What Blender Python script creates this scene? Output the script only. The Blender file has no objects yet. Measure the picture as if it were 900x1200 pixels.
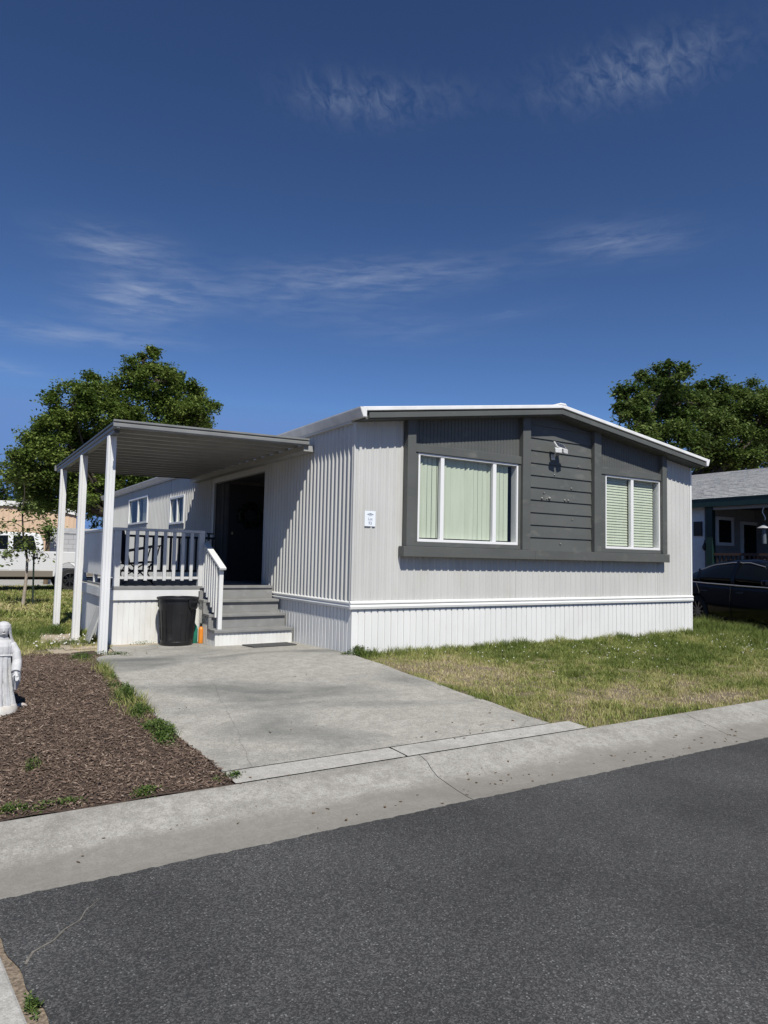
import bpy, bmesh, math, random
import numpy as np
from mathutils import Vector, Matrix
random.seed(7); RNG = np.random.default_rng(7)
SC = bpy.context.scene; COL = SC.collection
R = math.radians

# ------------------------------------------------------------------ camera
F_PX, PITCH, ROLL, YAW, CZ = 817.24, R(3.802), R(1.177), R(31.887), 1.6
hx = Vector((math.sin(YAW), math.cos(YAW), 0)); r0 = Vector((hx.y, -hx.x, 0))
fw = hx * math.cos(PITCH) + Vector((0, 0, math.sin(PITCH))); u0 = r0.cross(fw)
rt = r0 * math.cos(ROLL) + u0 * math.sin(ROLL); up = u0 * math.cos(ROLL) - r0 * math.sin(ROLL)
cd = bpy.data.cameras.new('camera'); cam = bpy.data.objects.new('camera', cd); COL.objects.link(cam)
cam.matrix_world = Matrix(((rt.x, up.x, -fw.x, 0), (rt.y, up.y, -fw.y, 0), (rt.z, up.z, -fw.z, CZ), (0, 0, 0, 1)))
cd.sensor_fit = 'VERTICAL'; cd.sensor_height = 36; cd.lens = F_PX / 1200 * 36
cd.clip_start = .05; cd.clip_end = 3000
SC.camera = cam

def at(px, py, Y):
    """a point of the place at depth Y, surveyed from the photograph"""
    d = fw + (px - 450) / F_PX * rt - (py - 600) / F_PX * up
    return Vector((0, 0, CZ)) + d * (Y / d.y)

# ------------------------------------------------------------------ ground heights
def drop(x): return .12*min(1, max(0, (x-12.4)/1.2))
def g(x, y): return g_(y) - drop(x)
def g_(y):
    pts = ((-1e9, 0), (3.7, 0), (4.5, .10), (8, .36), (9.6, .31), (14, .2), (1e9, .2))
    for (a, za), (b, zb) in zip(pts, pts[1:]):
        if y <= b: return za + (zb - za) * (y - a) / (b - a) if b - a < 1e6 else (za if a < -1e6 else zb)
    return .2
GY = np.array([-1e6, 3.7, 4.5, 8, 9.6, 14, 1e6]); GZ = np.array([0, 0, .10, .36, .31, .2, .2])
def gn(y): return np.interp(y, GY, GZ)

# ------------------------------------------------------------------ materials
MATS = {}
def mat(name, c, c2=None, scale=8., rough=.6, bump=0., bscale=None, detail=6., contrast=(.35, .65), metal=0., spec=.5,
        stretch=(1, 1, 1), c3=None, scale3=1.2, con3=(.5, .7), coat=0.):
    if name in MATS: return MATS[name]
    m = bpy.data.materials.new(name); m.use_nodes = True; nt = m.node_tree; N = nt.nodes; L = nt.links
    b = N['Principled BSDF']; b.inputs['Roughness'].default_value = rough; b.inputs['Metallic'].default_value = metal
    b.inputs['Specular IOR Level'].default_value = spec; b.inputs['Coat Weight'].default_value = coat
    b.inputs['Base Color'].default_value = (*c, 1)
    tc = N.new('ShaderNodeTexCoord'); mp = N.new('ShaderNodeMapping'); mp.inputs['Scale'].default_value = stretch
    L.new(tc.outputs['Object'], mp.inputs[0])
    out = None
    if c2:
        no = N.new('ShaderNodeTexNoise'); no.inputs['Scale'].default_value = scale; no.inputs['Detail'].default_value = detail
        L.new(mp.outputs[0], no.inputs['Vector'])
        rp = N.new('ShaderNodeMapRange'); rp.inputs['From Min'].default_value = contrast[0]; rp.inputs['From Max'].default_value = contrast[1]
        L.new(no.outputs['Fac'], rp.inputs['Value'])
        mx = N.new('ShaderNodeMix'); mx.data_type = 'RGBA'; mx.inputs['A'].default_value = (*c, 1); mx.inputs['B'].default_value = (*c2, 1)
        L.new(rp.outputs[0], mx.inputs['Factor']); out = mx.outputs['Result']
    if c3:
        no3 = N.new('ShaderNodeTexNoise'); no3.inputs['Scale'].default_value = scale3; no3.inputs['Detail'].default_value = 5
        L.new(mp.outputs[0], no3.inputs['Vector'])
        rp3 = N.new('ShaderNodeMapRange'); rp3.inputs['From Min'].default_value = con3[0]; rp3.inputs['From Max'].default_value = con3[1]
        L.new(no3.outputs['Fac'], rp3.inputs['Value'])
        m3 = N.new('ShaderNodeMix'); m3.data_type = 'RGBA'; m3.inputs['B'].default_value = (*c3, 1)
        if out: L.new(out, m3.inputs['A'])
        else: m3.inputs['A'].default_value = (*c, 1)
        L.new(rp3.outputs[0], m3.inputs['Factor']); out = m3.outputs['Result']
    if out: L.new(out, b.inputs['Base Color'])
    if bump:
        nb = N.new('ShaderNodeTexNoise'); nb.inputs['Scale'].default_value = bscale or scale * 3; nb.inputs['Detail'].default_value = 5
        L.new(mp.outputs[0], nb.inputs['Vector'])
        bp = N.new('ShaderNodeBump'); bp.inputs['Strength'].default_value = bump; bp.inputs['Distance'].default_value = .01
        L.new(nb.outputs['Fac'], bp.inputs['Height']); L.new(bp.outputs[0], b.inputs['Normal'])
    MATS[name] = m; return m

def tint_mat(name, stops, rough=.6, trans=0.):
    """colour from the per-leaf attribute 'tint'"""
    m = bpy.data.materials.new(name); m.use_nodes = True; nt = m.node_tree; N = nt.nodes; L = nt.links
    b = N['Principled BSDF']; b.inputs['Roughness'].default_value = rough; b.inputs['Specular IOR Level'].default_value = .3
    a = N.new('ShaderNodeAttribute'); a.attribute_name = 'tint'
    cr = N.new('ShaderNodeValToRGB'); e = cr.color_ramp.elements
    while len(e) < len(stops): e.new(.5)
    for el, (p, c) in zip(e, stops): el.position = p; el.color = (*c, 1)
    L.new(a.outputs['Fac'], cr.inputs[0]); L.new(cr.outputs[0], b.inputs['Base Color'])
    if trans:
        t = N.new('ShaderNodeBsdfTranslucent'); L.new(cr.outputs[0], t.inputs[0])
        ms = N.new('ShaderNodeMixShader'); ms.inputs[0].default_value = trans
        L.new(b.outputs[0], ms.inputs[1]); L.new(t.outputs[0], ms.inputs[2]); L.new(ms.outputs[0], N['Material Output'].inputs[0])
    return m

def glass_mat(name, tint=(.9, .95, .93), ior=1.45, refl=1.0):
    m = bpy.data.materials.new(name); m.use_nodes = True; nt = m.node_tree; N = nt.nodes; L = nt.links
    N.remove(N['Principled BSDF'])
    t = N.new('ShaderNodeBsdfTransparent'); t.inputs[0].default_value = (*tint, 1)
    gl = N.new('ShaderNodeBsdfGlossy'); gl.inputs['Roughness'].default_value = .02
    fr = N.new('ShaderNodeFresnel'); fr.inputs[0].default_value = ior
    ms = N.new('ShaderNodeMixShader'); ge = N.new('ShaderNodeNewGeometry'); iv = N.new('ShaderNodeMath'); iv.operation = 'SUBTRACT'; iv.inputs[0].default_value = 1; L.new(ge.outputs['Backfacing'], iv.inputs[1])
    mu = N.new('ShaderNodeMath'); mu.operation = 'MULTIPLY'; L.new(fr.outputs[0], mu.inputs[0]); L.new(iv.outputs[0], mu.inputs[1]); L.new(mu.outputs[0], ms.inputs[0]); L.new(t.outputs[0], ms.inputs[1]); L.new(gl.outputs[0], ms.inputs[2])
    L.new(ms.outputs[0], N['Material Output'].inputs[0]); return m

# ------------------------------------------------------------------ objects
def tag(o, label=None, cat=None, group=None, kind=None):
    if label: o['label'] = label
    if cat: o['category'] = cat
    if group: o['group'] = group
    if kind: o['kind'] = kind
    return o
def thing(name, loc, label, cat, group=None, rz=0.):
    o = bpy.data.objects.new(name, None); COL.objects.link(o); o.location = loc; o.rotation_euler.z = rz
    o.empty_display_size = .2
    return tag(o, label, cat, group)
def root_loc(o):
    v = Vector((0, 0, 0))
    while o: v = v + Vector(o.location); o = o.parent
    return v
class MB:
    def __init__(s): s.v = []; s.f = []
    def add(s, vs, fs):
        n = len(s.v); s.v += [tuple(p) for p in vs]; s.f += [tuple(i + n for i in f) for f in fs]; return s
    def box(s, x0, x1, y0, y1, z0, z1):
        return s.add([(x0,y0,z0),(x1,y0,z0),(x1,y1,z0),(x0,y1,z0),(x0,y0,z1),(x1,y0,z1),(x1,y1,z1),(x0,y1,z1)],
                     [(0,3,2,1),(4,5,6,7),(0,1,5,4),(1,2,6,5),(2,3,7,6),(3,0,4,7)])
    def hexa(s, p): return s.add(p, [(0,3,2,1),(4,5,6,7),(0,1,5,4),(1,2,6,5),(2,3,7,6),(3,0,4,7)])
    def bar(s, a, b, w, h, upv=(0, 0, 1)):
        a = Vector(a); b = Vector(b); d = (b - a).normalized(); sd = d.cross(Vector(upv))
        if sd.length < 1e-4: sd = d.cross(Vector((1, 0, 0)))
        sd.normalize(); u = sd.cross(d); sd = sd * w / 2; u = u * h / 2
        return s.hexa([a-sd-u, a+sd-u, b+sd-u, b-sd-u, a-sd+u, a+sd+u, b+sd+u, b-sd+u])
    def prism(s, poly, axis, a, b):
        """polygon in the two other axes, extruded along axis"""
        def P(u, v, w): return {'x': (w, u, v), 'y': (u, w, v), 'z': (u, v, w)}[axis]
        n = len(poly)
        return s.add([P(u, v, a) for u, v in poly] + [P(u, v, b) for u, v in poly],
                     [tuple(range(n)), tuple(range(2*n-1, n-1, -1))] + [(i, i+n, (i+1) % n + n, (i+1) % n) for i in range(n)])
    def tube(s, pts, rad, n=8, cap=True):
        pts = [Vector(p) for p in pts]; rad = rad if isinstance(rad, (list, tuple)) else [rad] * len(pts)
        base = len(s.v); ref = None
        for i, p in enumerate(pts):
            d = (pts[min(i+1, len(pts)-1)] - pts[max(i-1, 0)]).normalized()
            if ref is None: ref = d.orthogonal().normalized()
            ref = (ref - d * ref.dot(d)).normalized(); q = d.cross(ref)
            for k in range(n):
                a = 2*math.pi*k/n; s.v.append(tuple(p + (ref*math.cos(a) + q*math.sin(a)) * rad[i]))
        for i in range(len(pts)-1):
            for k in range(n):
                s.f.append((base+i*n+k, base+i*n+(k+1) % n, base+(i+1)*n+(k+1) % n, base+(i+1)*n+k))
        if cap:
            s.f.append(tuple(base+k for k in range(n-1, -1, -1))); s.f.append(tuple(base+(len(pts)-1)*n+k for k in range(n)))
        return s
    def lathe(s, prof, c=(0, 0, 0), n=32, sx=1, sy=1, cap=True):
        base = len(s.v)
        for r_, z in prof:
            for k in range(n):
                a = 2*math.pi*k/n; s.v.append((c[0]+r_*math.cos(a)*sx, c[1]+r_*math.sin(a)*sy, c[2]+z))
        for i in range(len(prof)-1):
            for k in range(n): s.f.append((base+i*n+k, base+i*n+(k+1) % n, base+(i+1)*n+(k+1) % n, base+(i+1)*n+k))
        if cap:
            s.f.append(tuple(base+k for k in range(n-1, -1, -1))); s.f.append(tuple(base+(len(prof)-1)*n+k for k in range(n)))
        return s
    def loft(s, rings, cap=True):
        base = len(s.v); n = len(rings[0])
        for r_ in rings: s.v += [tuple(p) for p in r_]
        for i in range(len(rings)-1):
            for k in range(n): s.f.append((base+i*n+k, base+i*n+(k+1) % n, base+(i+1)*n+(k+1) % n, base+(i+1)*n+k))
        if cap:
            s.f.append(tuple(base+k for k in range(n-1, -1, -1))); s.f.append(tuple(base+(len(rings)-1)*n+k for k in range(n)))
        return s
    def build(s, name, m, parent=None, loc=None, smooth=False, bevel=0., world=True, angle=35, segs=2):
        off = Vector((0, 0, 0))
        if parent is not None and world: off = root_loc(parent)
        elif loc is not None: off = Vector(loc)
        me = bpy.data.meshes.new(name)
        me.from_pydata([(x-off.x, y-off.y, z-off.z) for x, y, z in s.v], [], s.f); me.update()
        o = bpy.data.objects.new(name, me); COL.objects.link(o); me.materials.append(m)
        if parent is not None: o.parent = parent
        elif loc is not None: o.location = loc
        bm = bmesh.new(); bm.from_mesh(me); bmesh.ops.recalc_face_normals(bm, faces=bm.faces); bm.to_mesh(me); bm.free()
        if smooth: 
            for p in me.polygons: p.use_smooth = True
            me.set_sharp_from_angle(angle=R(angle))
        if bevel:
            b = o.modifiers.new('bevel', 'BEVEL'); b.width = bevel; b.segments = segs; b.limit_method = 'ANGLE'; b.angle_limit = R(40)
        return o
def np_mesh(name, V, Fq, m, tint=None, loc=(0, 0, 0), parent=None):
    """big mesh from arrays: V (n,3), faces (k, c)"""
    V = np.asarray(V, np.float32) - np.array(loc, np.float32)
    me = bpy.data.meshes.new(name); k, c = Fq.shape
    me.vertices.add(len(V)); me.vertices.foreach_set('co', V.ravel())
    me.loops.add(k*c); me.loops.foreach_set('vertex_index', Fq.astype(np.int32).ravel())
    me.polygons.add(k); me.polygons.foreach_set('loop_start', np.arange(0, k*c, c, dtype=np.int32))
    me.update(calc_edges=True)
    if tint is not None:
        a = me.attributes.new('tint', 'FLOAT', 'POINT'); a.data.foreach_set('value', np.asarray(tint, np.float32))
    me.materials.append(m); o = bpy.data.objects.new(name, me); COL.objects.link(o)
    if parent is None: o.location = loc
    else: o.parent = parent
    return o
def struct(o): o['kind'] = 'structure'; return o
def stuff(o, label, cat): o['kind'] = 'stuff'; o['label'] = label; o['category'] = cat; return o

# ------------------------------------------------------------------ light and sky
SUN = Vector((-.24, -1, 1.30)).normalized()
sl = bpy.data.lights.new('sun', 'SUN'); sl.energy = 5.0; sl.angle = R(.53); sl.color = (1, .965, .885)
so = bpy.data.objects.new('sun', sl); COL.objects.link(so); so.rotation_euler = SUN.to_track_quat('Z', 'Y').to_euler(); so.location = (-10, -30, 40)
w = bpy.data.worlds.new('World'); SC.world = w; w.use_nodes = True; nt = w.node_tree; N = nt.nodes; L = nt.links
bg = N['Background']; bg.inputs[1].default_value = .0535
sky = N.new('ShaderNodeTexSky'); sky.sky_type = 'NISHITA'; sky.sun_disc = False
sky.sun_elevation = math.asin(SUN.z); sky.sun_rotation = math.atan2(SUN.x, SUN.y) % (2*math.pi)
sky.altitude = 1500; sky.air_density = 1.0; sky.dust_density = 0; sky.ozone_density = 6.0
def math_n(op, a, b=None, c=None):
    n = N.new('ShaderNodeMath'); n.operation = op
    for i, v in enumerate((a, b, c)):
        if v is None: continue
        if isinstance(v, (int, float)): n.inputs[i].default_value = v
        else: L.new(v, n.inputs[i])
    return n.outputs[0]
tc = N.new('ShaderNodeTexCoord'); sx = N.new('ShaderNodeSeparateXYZ'); L.new(tc.outputs['Generated'], sx.inputs[0])
AZ = math_n('MULTIPLY', math_n('ARCTAN2', sx.outputs[0], sx.outputs[1]), 57.2958)
EL = math_n('MULTIPLY', math_n('ARCSINE', sx.outputs[2]), 57.2958)
def fibres(sa, se, shear, scale, lo, hi, dist=.6):
    cb = N.new('ShaderNodeCombineXYZ'); L.new(math_n('MULTIPLY', math_n('ADD', AZ, math_n('MULTIPLY', EL, shear)), sa), cb.inputs[0]); L.new(math_n('MULTIPLY', EL, se), cb.inputs[1])
    no = N.new('ShaderNodeTexNoise'); no.inputs['Scale'].default_value = scale; no.inputs['Detail'].default_value = 10; no.inputs['Roughness'].default_value = .60; no.inputs['Distortion'].default_value = dist
    L.new(cb.outputs[0], no.inputs['Vector'])
    mr = N.new('ShaderNodeMapRange'); mr.inputs['From Min'].default_value = lo; mr.inputs['From Max'].default_value = hi; L.new(no.outputs['Fac'], mr.inputs['Value'])
    return mr.outputs[0]
def blob(az, el, ra, re, amp, tilt=0.):
    da = math_n('SUBTRACT', AZ, az); de = math_n('SUBTRACT', EL, el)
    de = math_n('SUBTRACT', de, math_n('MULTIPLY', da, tilt))
    q = math_n('ADD', math_n('POWER', math_n('ABSOLUTE', math_n('DIVIDE', da, ra)), 2.), math_n('POWER', math_n('ABSOLUTE', math_n('DIVIDE', de, re)), 2.))
    return math_n('MULTIPLY', math_n('EXPONENT', math_n('MULTIPLY', q, -1.)), amp)
def total(l):
    o = l[0]
    for q in l[1:]: o = math_n('ADD', o, q)
    return o
f_hi = fibres(.50, .46, .45, 1.7, .38, .80, .7); f_lo = fibres(.14, .80, -1.0, 1.9, .38, .78, .35)
hi = total([blob(29, 34.3, 5, 1.4, .24, -.02), blob(52, 34.8, 6.5, 1.6, .31, .02), blob(36, 34.6, 3.5, 1.2, .07)])
lo = total([blob(10, 22.6, 4, 1.3, .5), blob(12, 19.3, 4.2, 1.8, .62, .12), blob(7, 16, 7, .7, .45, .04), blob(30, 22.3, 10, 1.3, .46, .06), blob(50.5, 24.2, 5, 1.2, .38, -.05), blob(2, 13.1, 3, .5, .4), blob(22, 20, 8, 1.2, .2), blob(33, 18.6, 6, 1.2, .14), blob(43, 19.7, 3, .5, .16, .1)])
cm = math_n('MINIMUM', math_n('ADD', math_n('MULTIPLY', hi, f_hi), math_n('MULTIPLY', math_n('MULTIPLY', lo, .80), math_n('ADD', math_n('MULTIPLY', f_lo, .85), .12))), .8)
mx = N.new('ShaderNodeMix'); mx.data_type = 'RGBA'; mx.inputs['B'].default_value = (9, 10.2, 12.5, 1)
L.new(cm, mx.inputs['Factor']); ga = N.new('ShaderNodeGamma'); ga.inputs[1].default_value = 1.32; L.new(sky.outputs[0], ga.inputs[0])
dk = N.new('ShaderNodeMix'); dk.data_type = 'RGBA'; dk.blend_type = 'DARKEN'; dk.inputs['Factor'].default_value = 1; dk.inputs['B'].default_value = (2.6, 5.0, 10.8, 1); hs = N.new('ShaderNodeHueSaturation'); hs.inputs['Saturation'].default_value = .985; hs.inputs['Value'].default_value = 1.06; L.new(ga.outputs[0], hs.inputs['Color']); L.new(hs.outputs[0], dk.inputs['A'])
L.new(dk.outputs['Result'], mx.inputs['A']); L.new(mx.outputs['Result'], bg.inputs[0])
SC.view_settings.view_transform = 'Standard'; SC.view_settings.look = 'None'; SC.view_settings.exposure = 0; SC.view_settings.gamma = 1
SC.view_settings.use_curve_mapping = False
# ================================================================== THE SETTING
def speckled(name, base, speck, dark, sc=95., rough=.85, bump=.6, large=(.74, 1.28)):
    m = bpy.data.materials.new(name); m.use_nodes = True; nt = m.node_tree; N = nt.nodes; L = nt.links
    b = N['Principled BSDF']; b.inputs['Roughness'].default_value = rough; b.inputs['Specular IOR Level'].default_value = .35
    tc = N.new('ShaderNodeTexCoord')
    vo = N.new('ShaderNodeTexVoronoi'); vo.inputs['Scale'].default_value = sc; L.new(tc.outputs['Object'], vo.inputs['Vector'])
    sep = N.new('ShaderNodeSeparateColor'); L.new(vo.outputs['Color'], sep.inputs[0])
    r1 = N.new('ShaderNodeMapRange'); r1.inputs['From Min'].default_value = .30; r1.inputs['From Max'].default_value = 1.05; L.new(sep.outputs[0], r1.inputs['Value'])
    m1 = N.new('ShaderNodeMix'); m1.data_type = 'RGBA'; m1.inputs['A'].default_value = (*base, 1); m1.inputs['B'].default_value = (*speck, 1); L.new(r1.outputs[0], m1.inputs['Factor'])
    n2 = N.new('ShaderNodeTexNoise'); n2.inputs['Scale'].default_value = 240; n2.inputs['Detail'].default_value = 3; L.new(tc.outputs['Object'], n2.inputs['Vector'])
    r2 = N.new('ShaderNodeMapRange'); r2.inputs['From Min'].default_value = .42; r2.inputs['From Max'].default_value = .6; L.new(n2.outputs['Fac'], r2.inputs['Value'])
    m2 = N.new('ShaderNodeMix'); m2.data_type = 'RGBA'; m2.inputs['B'].default_value = (*dark, 1); L.new(m1.outputs['Result'], m2.inputs['A'])
    q = N.new('ShaderNodeMath'); q.operation = 'MULTIPLY'; q.inputs[1].default_value = .55; L.new(r2.outputs[0], q.inputs[0]); L.new(q.outputs[0], m2.inputs['Factor'])
    v2 = N.new('ShaderNodeTexVoronoi'); v2.inputs['Scale'].default_value = 75; L.new(tc.outputs['Object'], v2.inputs['Vector'])
    s2 = N.new('ShaderNodeSeparateColor'); L.new(v2.outputs['Color'], s2.inputs[0])
    t2 = N.new('ShaderNodeMath'); t2.operation = 'GREATER_THAN'; t2.inputs[1].default_value = .86; L.new(s2.outputs[0], t2.inputs[0])
    t3 = N.new('ShaderNodeMath'); t3.operation = 'LESS_THAN'; t3.inputs[1].default_value = .30; L.new(v2.outputs['Distance'], t3.inputs[0])
    t4 = N.new('ShaderNodeMath'); t4.operation = 'MULTIPLY'; L.new(t2.outputs[0], t4.inputs[0]); L.new(t3.outputs[0], t4.inputs[1])
    t5 = N.new('ShaderNodeMath'); t5.operation = 'MULTIPLY'; t5.inputs[1].default_value = .7; L.new(t4.outputs[0], t5.inputs[0])
    m4 = N.new('ShaderNodeMix'); m4.data_type = 'RGBA'; m4.inputs['B'].default_value = (.24, .24, .235, 1); L.new(m2.outputs['Result'], m4.inputs['A']); L.new(t5.outputs[0], m4.inputs['Factor']); m2 = m4
    n3 = N.new('ShaderNodeTexNoise'); n3.inputs['Scale'].default_value = .9; n3.inputs['Detail'].default_value = 9; L.new(tc.outputs['Object'], n3.inputs['Vector'])
    r3 = N.new('ShaderNodeMapRange'); r3.inputs['From Min'].default_value = .3; r3.inputs['From Max'].default_value = .7; r3.inputs['To Min'].default_value = large[0]; r3.inputs['To Max'].default_value = large[1]; L.new(n3.outputs['Fac'], r3.inputs['Value'])
    m3 = N.new('ShaderNodeMix'); m3.data_type = 'RGBA'; m3.blend_type = 'MULTIPLY'; m3.inputs['Factor'].default_value = 1; L.new(m2.outputs['Result'], m3.inputs['A']); L.new(r3.outputs[0], m3.inputs['B'])
    L.new(m3.outputs['Result'], b.inputs['Base Color'])
    bp = N.new('ShaderNodeBump'); bp.inputs['Strength'].default_value = bump; bp.inputs['Distance'].default_value = .006
    ad = N.new('ShaderNodeMath'); ad.operation = 'ADD'; L.new(sep.outputs[0], ad.inputs[0]); L.new(n2.outputs['Fac'], ad.inputs[1]); L.new(ad.outputs[0], bp.inputs['Height']); L.new(bp.outputs[0], b.inputs['Normal'])
    return m
M_ASPH = speckled('asphalt', (.043, .0432, .0432), (.140, .138, .134), (.023, .023, .023), sc=150)
def concrete(name, base, light, dark, stain, seed, big=.9, smin=.5, smax=.7, stretch=(1, 1, 1), bump=.35, crack=0):
    """cast concrete: broad stains, mottling, broom grain and small pits, all belonging to the slab"""
    m = bpy.data.materials.new(name); m.use_nodes = True; nt = m.node_tree; N = nt.nodes; L = nt.links
    b = N['Principled BSDF']; b.inputs['Roughness'].default_value = .88; b.inputs['Specular IOR Level'].default_value = .3
    tc = N.new('ShaderNodeTexCoord'); mp = N.new('ShaderNodeMapping'); mp.inputs['Scale'].default_value = stretch; mp.inputs['Location'].default_value = (seed, seed*1.7, 0); L.new(tc.outputs['Object'], mp.inputs[0])
    def noise(sc, lo, hi, det=6, vec=None, rough=.6, dist=0.):
        n = N.new('ShaderNodeTexNoise'); n.inputs['Scale'].default_value = sc; n.inputs['Detail'].default_value = det; n.inputs['Roughness'].default_value = rough; n.inputs['Distortion'].default_value = dist
        L.new((vec or mp).outputs[0 if vec is None else 'Object'], n.inputs['Vector']); r_ = N.new('ShaderNodeMapRange'); r_.inputs['From Min'].default_value = lo; r_.inputs['From Max'].default_value = hi; L.new(n.outputs['Fac'], r_.inputs['Value']); return r_.outputs[0]
    def mixc(f, A, B, amt=1.):
        x = N.new('ShaderNodeMix'); x.data_type = 'RGBA'; x.inputs['B'].default_value = (*B, 1)
        if isinstance(A, tuple): x.inputs['A'].default_value = (*A, 1)
        else: L.new(A, x.inputs['A'])
        q = N.new('ShaderNodeMath'); q.operation = 'MULTIPLY'; q.inputs[1].default_value = amt; L.new(f, q.inputs[0]); L.new(q.outputs[0], x.inputs['Factor']); return x.outputs['Result']
    c = mixc(noise(2.6, .35, .68, 8), base, light, .8)
    c = mixc(noise(9, .40, .66, 6, tc), c, dark, .7)
    c = mixc(noise(26, .46, .66, 5, tc), c, dark, .6)
    c = mixc(noise(34, .55, .72, 4, tc), c, light, .7)
    c = mixc(noise(big, smin, smax, 9, None, .55, .8), c, stain, .85)
    c = mixc(noise(70, .50, .66, 3, tc), c, stain, .45)
    c = mixc(noise(120, .56, .68, 2, tc), c, stain, .6)
    if crack:
        v = N.new('ShaderNodeTexVoronoi'); v.feature = 'DISTANCE_TO_EDGE'; v.inputs['Scale'].default_value = crack
        nv = N.new('ShaderNodeTexNoise'); nv.inputs['Scale'].default_value = 3; nv.inputs['Detail'].default_value = 6; L.new(tc.outputs['Object'], nv.inputs['Vector'])
        mv = N.new('ShaderNodeMix'); mv.data_type = 'VECTOR'; mv.inputs['Factor'].default_value = .12; L.new(tc.outputs['Object'], mv.inputs[4]); L.new(nv.outputs['Color'], mv.inputs[5]); L.new(mv.outputs[1], v.inputs['Vector'])
        rv = N.new('ShaderNodeMapRange'); rv.inputs['From Min'].default_value = .0025; rv.inputs['From Max'].default_value = .0; L.new(v.outputs['Distance'], rv.inputs['Value']); c = mixc(rv.outputs[0], c, (.10, .095, .09), .45)
    c = mixc(noise(130, .60, .75, 2, tc), c, tuple(min(1, q*1.5) for q in light), .6)
    L.new(c, b.inputs['Base Color'])
    n = N.new('ShaderNodeTexNoise'); n.inputs['Scale'].default_value = 120; n.inputs['Detail'].default_value = 4; L.new(tc.outputs['Object'], n.inputs['Vector'])
    bp = N.new('ShaderNodeBump'); bp.inputs['Strength'].default_value = bump; bp.inputs['Distance'].default_value = .006; L.new(n.outputs['Fac'], bp.inputs['Height']); L.new(bp.outputs[0], b.inputs['Normal'])
    return m
M_CONC = concrete('driveway concrete', (.40, .379, .335), (.465, .445, .40), (.285, .27, .238), (.115, .121, .115), 3.1, .8, .45, .70, (.75, 1.25, 1), crack=.42)
M_APRON = concrete('light concrete', (.42, .405, .37), (.50, .485, .45), (.32, .308, .28), (.24, .228, .205), 7.7, 1.4, .55, .8)
M_KERB = concrete('kerb concrete', (.355, .342, .31), (.44, .425, .388), (.235, .224, .20), (.165, .154, .135), 1.3, 1.3, .50, .74, (.55, 1.6, 1))
M_EARTH = mat('dry earth', (.17, .135, .09), (.12, .095, .06), scale=9, rough=.95, bump=.6, bscale=60, c3=(.30, .24, .16), scale3=1.5)
M_SEAM = mat('seam dirt', (.13, .10, .072), (.30, .24, .18), scale=60, rough=.95, bump=.8, bscale=90)
M_SAND = mat('sandy dirt', (.46, .39, .29), (.36, .3, .22), scale=14, rough=.95, bump=.7, bscale=80)
M_MULCHBED = mat('mulch soil', (.085, .056, .040), (.045, .030, .022), scale=45, rough=.95, bump=1., bscale=70)
nt = M_KERB.node_tree; b = nt.nodes['Principled BSDF']; lk = b.inputs['Base Color'].links[0].from_socket
tc = [n for n in nt.nodes if n.type == 'TEX_COORD'][0]; sx_ = nt.nodes.new('ShaderNodeSeparateXYZ'); nt.links.new(tc.outputs['Object'], sx_.inputs[0])
nz = nt.nodes.new('ShaderNodeTexNoise'); nz.inputs['Scale'].default_value = 2.5; nz.inputs['Detail'].default_value = 8; nt.links.new(tc.outputs['Object'], nz.inputs['Vector'])
ad = nt.nodes.new('ShaderNodeMath'); ad.operation = 'MULTIPLY_ADD'; ad.inputs[1].default_value = -.35; nt.links.new(nz.outputs['Fac'], ad.inputs[0]); nt.links.new(sx_.outputs[1], ad.inputs[2])
mr = nt.nodes.new('ShaderNodeMapRange'); mr.inputs['From Min'].default_value = 3.86; mr.inputs['From Max'].default_value = 3.98; mr.inputs['To Min'].default_value = .65; mr.inputs['To Max'].default_value = 0; nt.links.new(ad.outputs[0], mr.inputs['Value'])
mq = nt.nodes.new('ShaderNodeMix'); mq.data_type = 'RGBA'; mq.inputs['B'].default_value = (.20, .186, .162, 1); nt.links.new(lk, mq.inputs['A']); nt.links.new(mr.outputs[0], mq.inputs['Factor']); nt.links.new(mq.outputs['Result'], b.inputs['Base Color'])   # water stain along the gutter line

def sheet(name, xs, ys, zf, m):
    mb = MB(); n = len(xs)
    for y in ys:
        for x in xs: mb.v.append((x, y, zf(x, y)))
    for j in range(len(ys)-1):
        for i in range(n-1): mb.f.append((j*n+i, j*n+i+1, (j+1)*n+i+1, (j+1)*n+i))
    return struct(mb.build(name, m, smooth=True))
sheet('ground', [-600, -60, -8, 0, 4, 8, 12.4, 13.6, 16, 30, 80, 700], [-300, -20, 4.40, 4.46, 5.5, 6.8, 8, 9.6, 11.8, 14, 30, 60, 120, 900],
      lambda x, y: -.12 if y < 4.45 else g(x, y) - .022, M_EARTH)
rx = list(np.linspace(0, 9, 260)) + list(np.linspace(9.3, 30, 60)) + [60, 90]
def rag(x): return 3.712 + .003*math.sin(x*31) + .004*math.sin(x*77+1) + .003*math.sin(x*133) + .004*math.sin(x*7)
mb = MB(); ry = [-14, -4, 0, 1, 2] + list(np.linspace(2.3, 3.5, 24)) + [9]
for y in ry:
    for x in rx: e_ = .235 + max(0, 3.5-y)*.17 + .008*math.sin(y*21) if y > 0 else .83; mb.v.append((max(x, 0) if x > 1.2 else e_ + (1.2-e_)*x/1.2, min(y, rag(x)), .0065 + .004*max(0, 3.7 - max(0, y))))
for j in range(len(ry)-1):
    for i in range(len(rx)-1): n = len(rx); mb.f.append((j*n+i, j*n+i+1, (j+1)*n+i+1, (j+1)*n+i))
struct(mb.build('road', M_ASPH))
mb = MB(); P = [(.335, 3.09), (.37, 3.17), (.45, 3.22), (.50, 3.29), (.57, 3.34), (.60, 3.41), (.67, 3.49)]
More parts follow.
